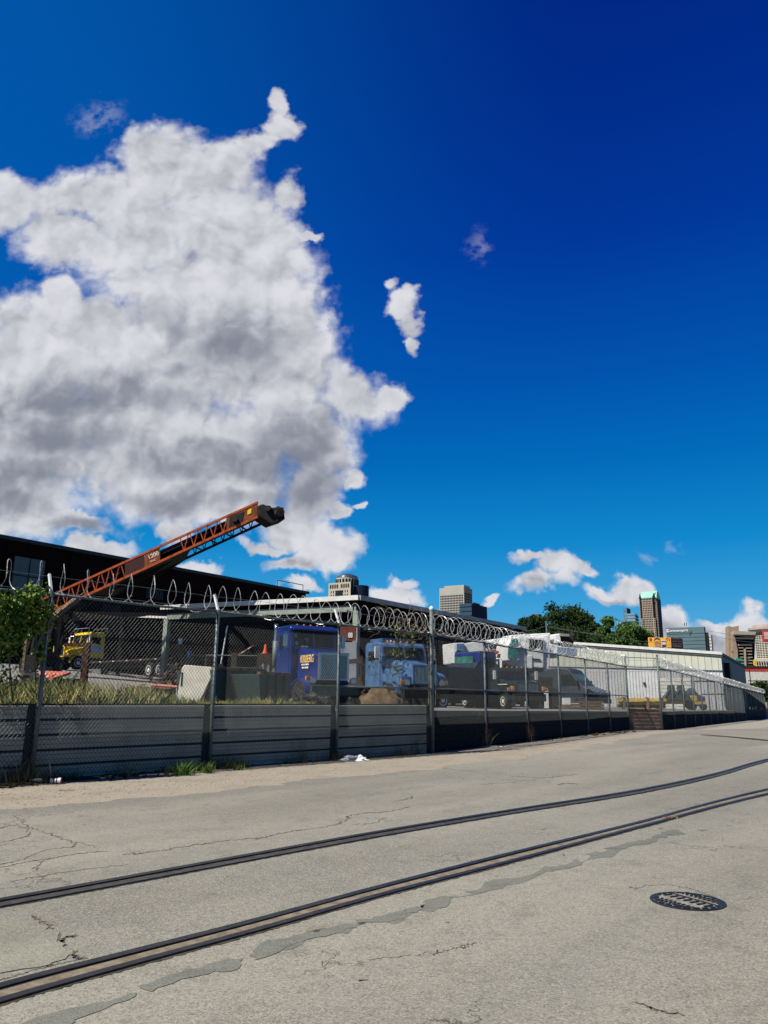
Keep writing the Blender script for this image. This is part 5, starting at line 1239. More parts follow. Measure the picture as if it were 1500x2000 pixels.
# vine over the leftmost span
vn_ = empty('climbing_vine', at(22, 1372, 13.6).xyz, 'leafy green climbing vine covering the far left of the near fence', 'vine', world=True)
rnd = random.Random(11); d1 = (B4 - A1).normalized()
lm = MB(); clumps = []
for k in range(150):
    px = rnd.uniform(-60, 88); lim = 1168 + max(0, px - 60) * .5
    py = rnd.uniform(1166, 1262 - max(0, px - 15) * .7 + rnd.uniform(-10, 12))
    if px > 72 and rnd.random() < .6: continue
    clumps.append((px, py))
for k in range(50): clumps.append((rnd.uniform(-60, 62), rnd.uniform(1170, 1245)))
for k in range(40): clumps.append((rnd.uniform(-60, 22), rnd.uniform(1250, 1345)))
for k in range(6): clumps.append((rnd.uniform(55, 85), rnd.uniform(1152, 1168)))
for k in range(9): clumps.append((rnd.uniform(70, 80), rnd.uniform(1180, 1300)))
def fence_pt(px, py, off=0.0):
    r = cam_ray(px, py); o = A00; d = (B4 - A00).normalized(); den = r.x * d.y - r.y * d.x
    t = (o.x * d.y - o.y * d.x) / den; return Vector((r.x * t, r.y * t, CAM_H + r.z * t)) + Vector((d.y, -d.x, 0)) * off
for px, py in clumps:
    c = fence_pt(px, py, rnd.uniform(-.12, .16))
    leaf_cloud(lm, lambda: c + Vector((rnd.gauss(0, .075), rnd.gauss(0, .06), rnd.gauss(0, .075))), 30 if py < 1262 else 9, .042, rnd, .5)
lm.build('leaves', M_LEAF, vn_)
for a_, b_ in (((22, 1340), (16, 1250)), ((22, 1300), (30, 1205)), ((72, 1345), (74, 1240)), ((74, 1240), (80, 1185)), ((26, 1375), (20, 1290)), ((30, 1350), (34, 1320))):
    p, q = fence_pt(*a_, -.05), fence_pt(*b_, -.05); m_ = p.lerp(q, .5) + Vector((rnd.uniform(-.03, .03), 0, 0)); MB().tube([p, m_, q], .010, 5).build('stem', M_TWIG, vn_)
# vine on the terminal post
v2 = empty('climbing_vine', (B4.x - .8, B4.y - .7, 0), 'yellow green vine climbing the near fence in front of the faded blue truck', 'vine', world=True)
lm = MB()
for k in range(46):
    t = k / 45; px = 776 + 30 * math.sin(t * 5) * (1 - t) + rnd.gauss(0, 11); py = 1218 + 96 * t + rnd.gauss(0, 6)
    c = fence_pt(px, py, rnd.uniform(-.1, .1)); leaf_cloud(lm, lambda: c + Vector((rnd.gauss(0, .09), rnd.gauss(0, .06), rnd.gauss(0, .09))), 7, .04, rnd, .5)
for k in range(14):
    c = fence_pt(745 + rnd.gauss(0, 16), 1295 + rnd.gauss(0, 12), .05); leaf_cloud(lm, lambda: c + Vector((rnd.gauss(0, .09), rnd.gauss(0, .06), rnd.gauss(0, .09))), 6, .035, rnd, .5)
lm.build('leaves', mat('yellow_green_leaf', (0.16, 0.19, 0.035), 0.5, 0, (0.09, 0.12, 0.02), 3), v2)
for a_, b_ in (((790, 1375), (778, 1300)), ((778, 1300), (775, 1222)), ((842, 1375), (835, 1205)), ((855, 1380), (850, 1215))):
    p, q = fence_pt(*a_, -.08), fence_pt(*b_, -.08); MB().tube([p, p.lerp(q, .5) + Vector((.05, 0, 0)), q], .009, 5).build('stem', M_TWIG, v2)
# tangled bare twigs in the coil near the terminal post
tw = MB()
for k in range(60):
    c = fence_pt(rnd.uniform(740, 905), 1210 + rnd.uniform(-18, 36) + 0, 0); c += Vector((0, rnd.uniform(0, .2), 0)); 
    pts = [c]; dd = Vector((rnd.gauss(0, 1), rnd.gauss(0, .3), rnd.gauss(0, 1))).normalized()
    for j in range(4): dd = (dd + Vector((rnd.gauss(0, .5), 0, rnd.gauss(0, .5)))).normalized(); pts.append(pts[-1] + dd * .11)
    tw.tube(pts, .005, 3)
tag(tw.build('bare_twigs', M_TWIG), 'tangle of bare twigs caught in the razor wire around the tall post', 'twigs', kind='stuff')
# tall dry grass behind the siding
gm = MB(); gm2 = MB()
for k in range(13000):
    px = rnd.uniform(-120, 640); u = .35 + 6.5 * rnd.random() ** 1.4
    b = fence_pt(px, 1372, 0); b.z = 0; q = b + LV * u
    if px > 370 and u > 2.2 and rnd.random() < .8: continue
    if math.sin(q.x * 2.1) * math.sin(q.y * 1.7 + .6) > .35 and rnd.random() < .75: continue
    q.z = yard_z(q); patch = .5 + .5 * math.sin(q.x * 1.3 + 1) * math.cos(q.y * .9)
    h = (.22 + .42 * patch * rnd.random() + (.16 if 100 < px < 360 else 0)) * (1.0 if u > .8 else .7) * (.6 if px > 420 else 1)
    a = rnd.uniform(0, 6.28); wdt = rnd.uniform(.006, .013); d_ = Vector((math.cos(a), math.sin(a), 0)); ln_ = Vector((rnd.gauss(0, .3), rnd.gauss(0, .3), 0)) * h
    m_ = gm2 if rnd.random() < .22 + .3 * (px < 60) else gm
    n = len(m_.v); m_.v += [tuple(q - d_ * wdt), tuple(q + d_ * wdt), tuple(q + ln_ * .4 + d_ * wdt * .8 + up * h * .6), tuple(q + ln_ + up * h), tuple(q + ln_ * .4 - d_ * wdt * .8 + up * h * .6)]
    m_.f.append((n, n + 1, n + 2, n + 3, n + 4))
tag(gm.build('dry_grass', M_DRY), 'tall straw coloured grass behind the grey siding', 'grass', kind='stuff')
tag(gm2.build('green_grass', M_GRASS), 'green grass growing through the straw behind the grey siding', 'grass', kind='stuff')
# verge: tufts, dry weeds, debris
def tuft(px, py, n, h, m, label, name='grass_tuft', spread=.09, lean=.45, group=None, cat='grass tuft', wd=.0055):
    c = on_street(px, py); g = MB()
    for k in range(n):
        q = Vector((rnd.gauss(0, spread), rnd.gauss(0, spread * .6), 0)); hh = h * rnd.uniform(.45, 1.1); ln_ = Vector((rnd.gauss(0, lean), rnd.gauss(0, lean), 0)) * hh; a = rnd.uniform(0, 6.28); d_ = Vector((math.cos(a), math.sin(a), 0))
        pts = [q, q + ln_ * .3 + up * hh * .5, q + ln_ + up * hh * .95]
        n0 = len(g.v); g.v += [tuple(pts[0] - d_ * wd), tuple(pts[0] + d_ * wd), tuple(pts[1] + d_ * wd * .8), tuple(pts[2]), tuple(pts[1] - d_ * wd * .8)]; g.f.append((n0, n0 + 1, n0 + 2, n0 + 3, n0 + 4))
    o = g.build(name, m); o.location = c; return tag(o, label, cat, group)
GT = 'grass tufts at the foot of the near fence'
tuft(358, 1514, 150, .27, M_GRASS, 'largest bright green grass tuft at the foot of the siding', group=GT)
tuft(404, 1510, 90, .22, M_GRASS, 'bright green grass tuft just right of the largest one', group=GT, spread=.06)
tuft(465, 1504, 50, .15, M_GRASS, 'small green grass tuft under the third siding span', group=GT, spread=.06)
tuft(60, 1522, 40, .2, M_GRASS, 'dim green grass tuft beside the tipped bottles', group=GT, spread=.08)
tuft(88, 1512, 26, .26, M_GRASS, 'thin dark green tuft behind the tipped bottles', group=GT, spread=.12)
M_RDRY = mat('red_brown_weed', (0.13, 0.07, 0.035), 0.9, 0, (0.08, 0.05, 0.03), 5)
DW = 'dry weeds at the foot of the fences'
tuft(8, 1528, 160, .5, M_TWIG, 'large brown dry weed at the far left foot of the fence', 'dry_weed', .22, .6, DW, 'dry weed')
tuft(560, 1488, 110, .75, M_TWIG, 'tall sparse dry stalks before the third siding span', 'dry_weed', .22, .35, DW, 'dry weed', .003)
tuft(612, 1483, 80, .5, M_DRY, 'straw coloured tuft left of the white bag', 'dry_weed', .15, .45, DW, 'dry weed', .004)
tuft(797, 1472, 140, .6, M_RDRY, 'reddish dry weed left of the tall terminal post', 'dry_weed', .14, .55, DW, 'dry weed', .004)
tuft(815, 1466, 26, .6, M_TWIG, 'thin grey stalks touching the tall terminal post', 'dry_weed', .1, .8, DW, 'dry weed', .003)
tuft(925, 1459, 60, .85, M_RDRY, 'tall seed headed weed against the first black panel', 'dry_weed', .2, .25, DW, 'dry weed', .005)
tuft(948, 1458, 50, .5, M_DRY, 'low straw tuft right of the tall seed headed weed', 'dry_weed', .15, .5, DW, 'dry weed', .006)
tuft(1030, 1449, 30, .9, M_RDRY, 'thin seed headed weed before the second black panel', 'dry_weed', .14, .2, DW, 'dry weed', .005)
tuft(1213, 1424, 40, .5, M_DRY, 'straw tuft at the right end of the black panels', 'dry_weed', .2, .5, DW, 'dry weed', .01)
tuft(1246, 1421, 90, .95, M_DRY, 'yellow dry weed in front of the brown corrugated sheet', 'dry_weed', .32, .45, DW, 'dry weed', .011)
tuft(1385, 1410, 60, .8, M_DRY, 'dry weed clump by the far fence', 'dry_weed', .5, .4, DW, 'dry weed', .02)
tuft(1364, 1411, 40, .6, M_RDRY, 'brown weed clump left of the far dry weed', 'dry_weed', .5, .4, DW, 'dry weed', .02)
sh_ = MB()
for k in range(14):
    c = on_street(918 + rnd.gauss(0, 9), 1460); p = c + up * rnd.uniform(.35, .95) + Vector((rnd.gauss(0, .05), 0, 0)); leaf_cloud(sh_, lambda: p + Vector((rnd.gauss(0, .03), rnd.gauss(0, .03), rnd.gauss(0, .05))), 8, .016, rnd)
tag(sh_.build('seed_heads', mat('pale_seed', (0.36, 0.31, 0.22), 0.9)), 'pale seed heads on the tall weed by the black panels', 'seed heads', kind='stuff')
# dark undergrowth right at the fence foot
ug = MB()
for k in range(5200):
    t = rnd.random(); px = -20 + 1250 * t; c = fence_pt(px, 1500, .0) if px < 838 else on_street(px, 1462 - .1 * (px - 838))
    if px < 838: c = Vector((c.x, c.y, 0)) - LV * rnd.uniform(-.05, .34)
    if math.sin(px * .021) + math.sin(px * .057 + 1) + rnd.gauss(0, .5) < -.2: continue
    h = rnd.uniform(.04, .20) * (1 + 1.2 * max(0, math.sin(px * .033))); a = rnd.uniform(0, 6.28); d_ = Vector((math.cos(a), math.sin(a), 0)) * .004; ln_ = Vector((rnd.gauss(0, .5), rnd.gauss(0, .5), 0)) * h
    n0 = len(ug.v); ug.v += [tuple(c - d_), tuple(c + d_), tuple(c + ln_ + up * h)]; ug.f.append((n0, n0 + 1, n0 + 2))
tag(ug.build('undergrowth', mat('dull_weed', (0.09, 0.075, 0.035), 0.9, 0, (0.05, 0.065, 0.02), 2.5)), 'ragged dark weeds rooted along the foot of the fence', 'weeds', kind='stuff')
# leaf litter and gravel crumbs along the foot
db_ = MB()
for k in range(6500):
    t = rnd.random() ** 1.0; px = 0 + 1240 * t; 
    ypx = 1531 - 108 * t - (1 - t) * 4 + rnd.gauss(0, 5.5 - 3 * t)
    c = on_street(px, ypx); s = rnd.uniform(.008, .050) * (1 + c.y / 40)
    if rnd.random() < .25: a = rnd.uniform(0, 6.28); L = s * 6; db_.bar(c + up * .008, c + Vector((math.cos(a) * L, math.sin(a) * L, .012)), s * .25, s * .2)
    else: db_.box(c + up * s * .2, (s * 1.6, s, s * .5), rz=rnd.uniform(0, 6), rx=rnd.uniform(-.4, .4))
tag(db_.build('ground_litter', mat('litter_brown', (0.10, 0.078, 0.05), 0.95, 0, (0.03, 0.025, 0.018), 9)), 'dead leaves, twigs and crumbs along the foot of the fence', 'litter', kind='stuff')
db_ = MB()
for k in range(1500):
    px = rnd.uniform(0, 1250); c = on_street(px, 1552 - .092 * px + rnd.gauss(0, 17)); s = rnd.uniform(.004, .013) * (1 + c.y / 40); db_.box(c + up * s * .1, (s * 1.4, s, s * .4), rz=rnd.uniform(0, 6))
tag(db_.build('gravel_stones', mat('pale_stone', (0.50, 0.44, 0.33), 0.95, 0, (0.30, 0.25, 0.18), 3)), 'loose pale stones scattered on the verge', 'gravel', kind='stuff')
# litter
c = on_street(84, 1531)
for i, (dx, rz_, m_, lab) in enumerate(((-.03, 2.9, M_GALV, 'clear tipped bottle left of the pink striped cup'), (.10, .2, M_WHITE, 'white and pink striped cup lying on its side at the fence foot'))):
    o = empty('discarded_cup' if i else 'discarded_bottle', (c.x + dx, c.y + .03, .045), lab, 'cup' if i else 'bottle', rz_)
    MB().lathe((0, 0, 0), [(.030, 0), (.034, .02), (.042, .13), (.045, .15)] if i else [(.032, 0), (.034, .02), (.034, .13), (.014, .17), (.014, .20)], 16, 'x').build('body', m_, o, smooth=False)
    MB().lathe((0, 0, 0), [(.0445, .150), (.048, .152), (.048, .162), (.03, .165)] if i else [(.016, .20), (.016, .215)], 14, 'x').build('lid', mat('pink_plastic', (0.55, 0.22, 0.22), 0.5), o)
    if i:
        for k in range(2): MB().lathe((0, 0, 0), [(.0385 + k * .0035, .05 + .04 * k), (.0395 + k * .0035, .065 + .04 * k)], 16, 'x').build('stripe', M_BLACK, o)
def bag(px, py, sx_, sy_, sz, lab, m, seed, name='plastic_bag', cat='plastic bag', group=None):
    from mathutils import noise as nz_
    bm = bmesh.new(); bmesh.ops.create_icosphere(bm, subdivisions=4, radius=1)
    for v in bm.verts:
        n = nz_.fractal(v.co * 1.6 + Vector((seed, 0, 0)), .8, 2.2, 5); v.co *= (1 + n * .75); v.co = Vector((v.co.x * sx_, v.co.y * sy_, max(v.co.z, -.35) * sz))
    me = bpy.data.meshes.new(name); bm.to_mesh(me); bm.free(); me.materials.append(m); o = bpy.data.objects.new(name, me); COL.objects.link(o); o.location = on_street(px, py) + up * sz * .3; return tag(o, lab, cat, group)
M_BAG = mat('white_plastic', (0.78, 0.78, 0.76), 0.5)
bag(692, 1486, .24, .10, .08, 'crumpled white plastic bag on the verge before the third post', M_BAG, 5)
bag(897, 1454, .10, .08, .13, 'clear crumpled bottle shaped plastic leaning at the black panel foot', M_GALV, 9, 'crumpled_plastic')
bag(963, 1459, .26, .08, .025, 'flat white plastic scrap on the verge right of the weeds', M_BAG, 2, 'plastic_scrap')
bag(866, 1466, .13, .06, .04, 'small grey scrap left of the crumpled plastic', M_CONC, 3, 'plastic_scrap')
bag(1237, 1425, .35, .2, .12, 'pale broken concrete lump at the brown sheet foot', M_CONC, 6, 'rubble_lump', 'rubble')
c = on_street(130, 1545); g = MB().bar((-.11, 0, .01), (.11, .02, .012), .016, .012); o = g.build('fallen_twig', M_TWIG); o.location = c; tag(o, 'short dark twig lying alone on the verge at the left', 'twig')
c = on_street(1308, 1598); lf_ = MB(); leaf_cloud(lf_, lambda: Vector((rnd.gauss(0, .06), rnd.gauss(0, .03), .012)), 30, .016, rnd); o = lf_.build('dead_leaves', mat('pink_brown_leaf', (0.30, 0.15, 0.09), 0.9)); o.location = c; tag(o, 'small drift of dead leaves caught between the near rails', 'leaves', kind='stuff')

# ------------------------------------------------------------------ trees
def tree(px, ptop, wpx, hpx, Y, m, label, seed, group='trees behind the warehouse', dens=1.0, name='broadleaf_tree'):
    rn = random.Random(seed); b = at(px, 1360, Y); ppm = 1502.0 / Y; top_z = at(px, ptop, Y).z; rw = wpx / ppm / 2; ch = hpx / ppm; cz = top_z - ch / 2
    o = empty(name, (b.x, b.y, 0), label, 'tree', group=group)
    tk = MB(); tk.tube([(0, 0, -1), (rn.uniform(-.2, .2), 0, cz * .5), (0, 0, cz + ch * .2)], [.35, .28, .08], 8)
    cl = []
    for k in range(int(rn.uniform(44, 60) * dens)):
        while True:
            q = Vector((rn.uniform(-1, 1), rn.uniform(-1, 1), rn.uniform(-1, 1)))
            if .35 < q.length < 1: break
        if q.z > .3: q.x *= .8
        q = q * (1 + .13 * math.sin(5 * math.atan2(q.z, q.x) + seed))
        c = Vector((q.x * rw, q.y * rw, cz + q.z * ch / 2)); cl.append((c, rn.uniform(.55, 1.25)))
    for c, s in cl[:12]: tk.tube([(0, 0, cz - ch * .35), (c.x * .5, c.y * .5, (c.z + cz - ch * .2) / 2), tuple(c)], [.12, .08, .03], 5)
    tk.build('trunk', M_BARK, o)
    lm = MB()
    for c, s in cl: leaf_cloud(lm, lambda: c + Vector((rn.gauss(0, 1), rn.gauss(0, 1), rn.gauss(0, .8))) * (s * rw * .15), int(210 * dens), .20 * (Y / 120), rn, .4)
    lm.build('crown', m, o)
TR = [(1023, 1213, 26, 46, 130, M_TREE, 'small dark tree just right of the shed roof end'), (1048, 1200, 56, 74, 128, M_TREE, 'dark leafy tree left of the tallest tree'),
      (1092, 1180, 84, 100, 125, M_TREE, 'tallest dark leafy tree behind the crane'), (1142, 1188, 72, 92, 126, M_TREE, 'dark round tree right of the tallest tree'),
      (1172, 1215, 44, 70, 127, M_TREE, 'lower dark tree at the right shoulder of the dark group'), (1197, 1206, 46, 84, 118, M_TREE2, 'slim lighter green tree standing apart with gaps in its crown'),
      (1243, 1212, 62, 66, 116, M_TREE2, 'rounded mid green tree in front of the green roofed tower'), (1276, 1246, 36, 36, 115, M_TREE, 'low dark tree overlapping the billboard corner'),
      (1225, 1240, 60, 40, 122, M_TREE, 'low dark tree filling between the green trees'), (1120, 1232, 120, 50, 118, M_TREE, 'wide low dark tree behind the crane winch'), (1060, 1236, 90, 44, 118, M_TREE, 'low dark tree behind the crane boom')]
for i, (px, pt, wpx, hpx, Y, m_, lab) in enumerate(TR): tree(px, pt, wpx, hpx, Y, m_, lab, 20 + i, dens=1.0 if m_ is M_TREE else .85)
tree(1480, 1338, 70, 40, 108, M_TREE, 'dark low tree at the far right below the red striped building', 44, 'trees behind the warehouse')

# utility pole and wires by the trees
c = at(1067, 1260, 90); o = empty('utility_pole', (c.x, c.y, .5), 'thin grey utility pole before the dark trees', 'utility pole', world=True)
MB().tube([(c.x, c.y, .5), at(1067, 1213, 90)], .09, 6).build('pole', M_GALV, o)
for (a_, b_) in (((1025, 1232), (1067, 1222)), ((1067, 1222), (1180, 1240)), ((1067, 1224), (1330, 1262)), ((1380, 1232), (1500, 1246)), ((1380, 1240), (1500, 1258))):
    p, q = at(*a_, 90), at(*b_, 92); MB().tube([p, p.lerp(q, .5) - up * .15, q], .018, 4).build('wire', M_GALV, o)

# ------------------------------------------------------------------ skyline
def win_parts(root, rects, m, depth=.25, out=.02):
    """each window a part; past a hundred the rest is one part"""
    for i, (o_, ux, w_, z0, z1) in enumerate(rects[:100]):
        nrm_ = Vector((ux.y, -ux.x, 0)); MB().quad(o_ + nrm_ * out + up * z0, o_ + ux * w_ + nrm_ * out + up * z0, o_ + ux * w_ + nrm_ * out + up * z1, o_ + nrm_ * out + up * z1).build('window', m, root)
    if len(rects) > 100:
        g = MB()
        for (o_, ux, w_, z0, z1) in rects[100:]:
            nrm_ = Vector((ux.y, -ux.x, 0)); g.quad(o_ + nrm_ * out + up * z0, o_ + ux * w_ + nrm_ * out + up * z0, o_ + ux * w_ + nrm_ * out + up * z1, o_ + nrm_ * out + up * z1)
        g.build('windows', m, root, kind='stuff')
M_WIN = mat('far_window', (0.012, 0.014, 0.018), 0.6, spec=.1)
M_STONE = mat('beige_tower_stone', (0.42, 0.38, 0.30), 0.8, 0, (0.38, 0.345, 0.27), .05)
M_STONE2 = mat('grey_tower_stone', (0.36, 0.345, 0.30), 0.8, 0, (0.32, 0.31, 0.27), .05)
M_BROWNT = mat('brown_tower_stone', (0.34, 0.28, 0.215), 0.8, 0, (0.30, 0.245, 0.185), .05)
M_NAVYG = mat('navy_glass_and_shade', (0.010, 0.018, 0.038), 0.7, 0, (0.015, 0.025, 0.05), .02, spec=.05)  # navy glass; also paints the shaded right sides of other towers
M_TEALG = mat('teal_curtain_wall', (0.075, 0.14, 0.15), 0.5, 0, (0.06, 0.115, 0.13), .06, stretch=(1, 1, 9))
M_MINT = mat('verdigris_copper', (0.30, 0.58, 0.44), 0.6, 0, (0.24, 0.50, 0.38), .08)
M_SKYG = mat('blue_glass_tower', (0.07, 0.16, 0.24), 0.25, 0, (0.10, 0.20, 0.27), .05)
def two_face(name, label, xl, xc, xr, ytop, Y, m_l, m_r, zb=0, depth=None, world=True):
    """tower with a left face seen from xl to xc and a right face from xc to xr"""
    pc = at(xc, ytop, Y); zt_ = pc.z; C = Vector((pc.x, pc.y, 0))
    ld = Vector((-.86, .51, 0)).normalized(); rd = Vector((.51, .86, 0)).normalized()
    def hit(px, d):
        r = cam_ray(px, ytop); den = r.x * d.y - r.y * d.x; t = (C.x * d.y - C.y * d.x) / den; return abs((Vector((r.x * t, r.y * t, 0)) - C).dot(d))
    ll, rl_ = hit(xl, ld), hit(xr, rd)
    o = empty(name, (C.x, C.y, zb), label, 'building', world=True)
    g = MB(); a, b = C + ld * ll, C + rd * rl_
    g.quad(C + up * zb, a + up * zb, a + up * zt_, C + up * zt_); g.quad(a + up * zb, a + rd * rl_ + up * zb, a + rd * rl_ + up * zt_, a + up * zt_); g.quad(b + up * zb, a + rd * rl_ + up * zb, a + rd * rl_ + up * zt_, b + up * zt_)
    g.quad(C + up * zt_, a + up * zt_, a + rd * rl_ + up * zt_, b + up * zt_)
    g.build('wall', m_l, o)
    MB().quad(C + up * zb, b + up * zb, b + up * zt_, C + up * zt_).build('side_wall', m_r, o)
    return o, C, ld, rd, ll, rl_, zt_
def grid(C, d, L, zt_, zb, nx, nz, m0=.04, fw=.5, fh=.5, flip=False, top=.03):
    out = []; H_ = zt_ - zb
    for j in range(nz):
        z0 = zb + H_ * (j / nz + (1 - fh) / nz / 2); 
        for i in range(nx):
            a = L * (m0 + (1 - 2 * m0) * (i + (1 - fw) / 2) / nx); w_ = L * (1 - 2 * m0) / nx * fw
            if flip: out.append((C + d * (a + w_), -d, w_, z0, z0 + H_ / nz * fh))
            else: out.append((C + d * a, d, w_, z0, z0 + H_ / nz * fh))
    return sorted(out, key=lambda q: -q[3])
# stepped stone tower with drum and dome (far left of the skyline)
Y = 900.0
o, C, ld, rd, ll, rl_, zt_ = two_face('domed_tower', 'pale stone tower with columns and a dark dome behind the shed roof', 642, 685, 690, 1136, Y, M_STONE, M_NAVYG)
rc = grid(C, ld, ll, at(690, 1139, Y).z, at(690, 1147, Y).z, 11, 1, .05, .5, .95, flip=True); rc = [r for k, r in enumerate(rc) if k != 5]
rc += grid(C, ld, ll, at(690, 1150, Y).z, at(690, 1172, Y).z, 8, 3, .08, .3, .6, flip=True); win_parts(o, rc, M_WIN, out=.5)
cx = (C + ld * ll * .45 + rd * 14); r0 = (700 - 656) / 2 / 1502 * Y; zd0, zd1, zd2 = at(677, 1150, Y).z, at(677, 1125, Y).z, at(677, 1115.5, Y).z
MB().lathe((cx.x, cx.y, 0), [(r0, zd0), (r0, zd1)], 28, 'z').build('drum', M_STONE, o)
for k in range(22):
    a = 2 * math.pi * k / 22 + .1; MB().box((cx.x + (r0 + .3) * math.cos(a), cx.y + (r0 + .3) * math.sin(a), (zd0 + zd1) / 2), (.9, 1.7, (zd1 - zd0) * .72), rz=a).build('window', M_WIN, o)
MB().lathe((cx.x, cx.y, 0), [(r0 * 1.02, zd1), (r0 * .93, zd1 + 2), (r0 * .72, zd1 + (zd2 - zd1) * .62), (r0 * .4, zd1 + (zd2 - zd1) * .9), (.3, zd2)], 28, 'z').build('dome', mat('dome_lead', (0.10, 0.14, 0.18), 0.3, .6), o)
MB().lathe((C.x + rd.x * 20, C.y + rd.y * 20, 0), [(11, 0), (11, at(700, 1141, Y).z)], 20, 'z').build('side_wing', M_NAVYG, o)
for z0_, z1_ in ((1153, 1156), (1158, 1161), (1163, 1166)): MB().bar(C + ld * ll * .36 + up * at(680, z0_, Y).z - rd * .8, C + ld * ll * .66 + up * at(680, z0_, Y).z - rd * .8, 1.2, 1.2).build('balcony', M_WIN, o)
# wide grey office tower
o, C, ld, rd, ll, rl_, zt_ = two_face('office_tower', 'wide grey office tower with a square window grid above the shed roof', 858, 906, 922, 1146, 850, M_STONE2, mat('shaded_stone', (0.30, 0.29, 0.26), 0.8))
rc = grid(C, ld, ll, zt_ - 8, zt_ - 46, 15, 14, .03, .62, .55, flip=True); rc += grid(C, rd, rl_, zt_ - 6, zt_ - 46, 5, 14, .06, .6, .6); win_parts(o, rc, M_WIN, out=.4)
z1_ = at(890, 1141, 850).z; g = MB(); a = C + ld * (ll * .06) + rd * 4; b = C + ld * (ll * .86) + rd * 4
g.quad(a + up * zt_, b + up * zt_, b + up * z1_, a + up * z1_); a2, b2 = a + rd * 16, b + rd * 16; g.quad(a + up * zt_, a2 + up * zt_, a2 + up * z1_, a + up * z1_); g.quad(a + up * z1_, b + up * z1_, b2 + up * z1_, a2 + up * z1_); g.quad(b + up * zt_, b2 + up * zt_, b2 + up * z1_, b + up * z1_); g.build('penthouse', M_STONE2, o)
# navy block in front
o, C, ld, rd, ll, rl_, zt_ = two_face('navy_office_block', 'dark navy glass office block in front of the grey office tower', 898, 921, 951, 1178, 700, mat('navy_teal_glass', (0.03, 0.07, 0.10), 0.3), M_NAVYG)
MB().bar(C + rd * 4 + up * (zt_ + .6), C + rd * 18 + up * (zt_ + .6), .8, 1.0).build('roof_plant', M_DARK, o)
for k in range(5): MB().bar(C + ld * .1 - rd * .2 + up * (zt_ - 3 - 4 * k), C + ld * ll - rd * .2 + up * (zt_ - 3 - 4 * k), .3, .5).build('floor_band', M_NAVYG, o)
# brown block behind the trees
o, C, ld, rd, ll, rl_, zt_ = two_face('brown_office_block', 'small grey brown block showing left of the dark trees', 1038, 1052, 1058, 1199, 500, mat('dull_brown_wall', (0.12, 0.105, 0.09), 0.8), M_NAVYG)
win_parts(o, grid(C, ld, ll, zt_ - 1, zt_ - 16, 5, 5, .05, .5, .5, flip=True), M_WIN, out=.3)
MB().tube([at(1133, 1196, 300), at(1133, 1176, 300)], .18, 5).build('mast', M_DARK, o)
# blue glass stepped tower
o, C, ld, rd, ll, rl_, zt_ = two_face('glass_tower', 'stepped blue glass tower left of the green roofed tower', 1217, 1224, 1231, 1187, 900, M_SKYG, M_NAVYG)
C2 = at(1240, 1198, 880); g = MB(); Cq = Vector((C2.x, C2.y, 0)); a = Cq + Vector((-.86, .51, 0)) * 12; b = Cq + Vector((.51, .86, 0)) * 16
g.quad(Cq, a, a + up * C2.z, Cq + up * C2.z); g.quad(Cq, b, b + up * C2.z, Cq + up * C2.z); g.quad(Cq + up * C2.z, a + up * C2.z, a + b - Cq + up * C2.z, b + up * C2.z); lw = g.build('lower_block', mat('pale_blue_glass', (0.20, 0.32, 0.38), 0.3, 0, (0.13, 0.22, 0.28), .1), o)
for k in range(9): MB().bar(Cq - rd * .2 + up * (C2.z - 2 - 3.4 * k), a - rd * .2 + up * (C2.z - 2 - 3.4 * k), .4, .6).build('floor_band', M_SKYG, lw, origin=o.location)
for k in range(8): MB().bar(Cq - ld * .4 + up * (C2.z - 3 - 3.4 * k), b - ld * .4 + up * (C2.z - 3 - 3.4 * k), .4, 1.3).build('side_band', M_NAVYG, lw, origin=o.location)
for k in range(7): MB().bar(C - rd * .2 + up * (zt_ - 3 - 3.6 * k), C + ld * ll - rd * .2 + up * (zt_ - 3 - 3.6 * k), .3, .5).build('floor_band', mat('pale_floor_edge', (0.2, 0.3, 0.36), 0.5), o)
o, C, ld, rd, ll, rl_, zt_ = two_face('glass_office_block', 'low pale teal glass block seen between the two green trees', 1206, 1216, 1219, 1215, 850, mat('pale_teal_glass', (0.22, 0.34, 0.36), 0.4), M_SKYG)
win_parts(o, grid(C, ld, ll, zt_ - 2, zt_ - 36, 3, 12, .05, .6, .5, flip=True), M_SKYG, out=.3)
# the tall tower with the verdigris roof
Y = 1000.0
zsh = at(1268, 1168, Y).z; ztp = at(1268, 1152.5, Y).z; zlow = at(1268, 1207.5, Y).z
o, C, ld, rd, ll, rl_, zt_ = two_face('green_roofed_tower', 'tallest brown stone tower with a pale green copper roof', 1249, 1283, 1290, 1168, Y, mat('recess_shade_brown', (0.13, 0.105, 0.085), 0.8), M_NAVYG)  # core wall darker than the bays: recess shade put into its colour
def lb(f0, f1, z0, z1, outd, m_, nm, par=o):
    a, b = C + ld * (ll * f0), C + ld * (ll * f1); g = MB(); n_ = -rd * outd
    g.quad(a + up * z0, b + up * z0, b + up * z1, a + up * z1) if outd == 0 else None
    g.v += []; p = [a + n_, b + n_, b, a]
    g.quad(p[0] + up * z0, p[1] + up * z0, p[1] + up * z1, p[0] + up * z1); g.quad(p[0] + up * z0, p[3] + up * z0, p[3] + up * z1, p[0] + up * z1); g.quad(p[1] + up * z0, p[2] + up * z0, p[2] + up * z1, p[1] + up * z1); g.poly([q + up * z1 for q in p])
    return g.build(nm, m_, par)
lb(.24, .82, 0, zsh + .5, 5, M_BROWNT, 'front_bay'); lb(.125, .235, 0, zlow, 6.5, M_BROWNT, 'lower_bay'); lb(.825, .935, 0, zlow, 6.5, M_BROWNT, 'lower_bay'); lb(.965, 1.0, 0, zsh, 3, M_BROWNT, 'corner_bay'); lb(.0, .05, 0, zsh, 3, M_BROWNT, 'corner_bay')
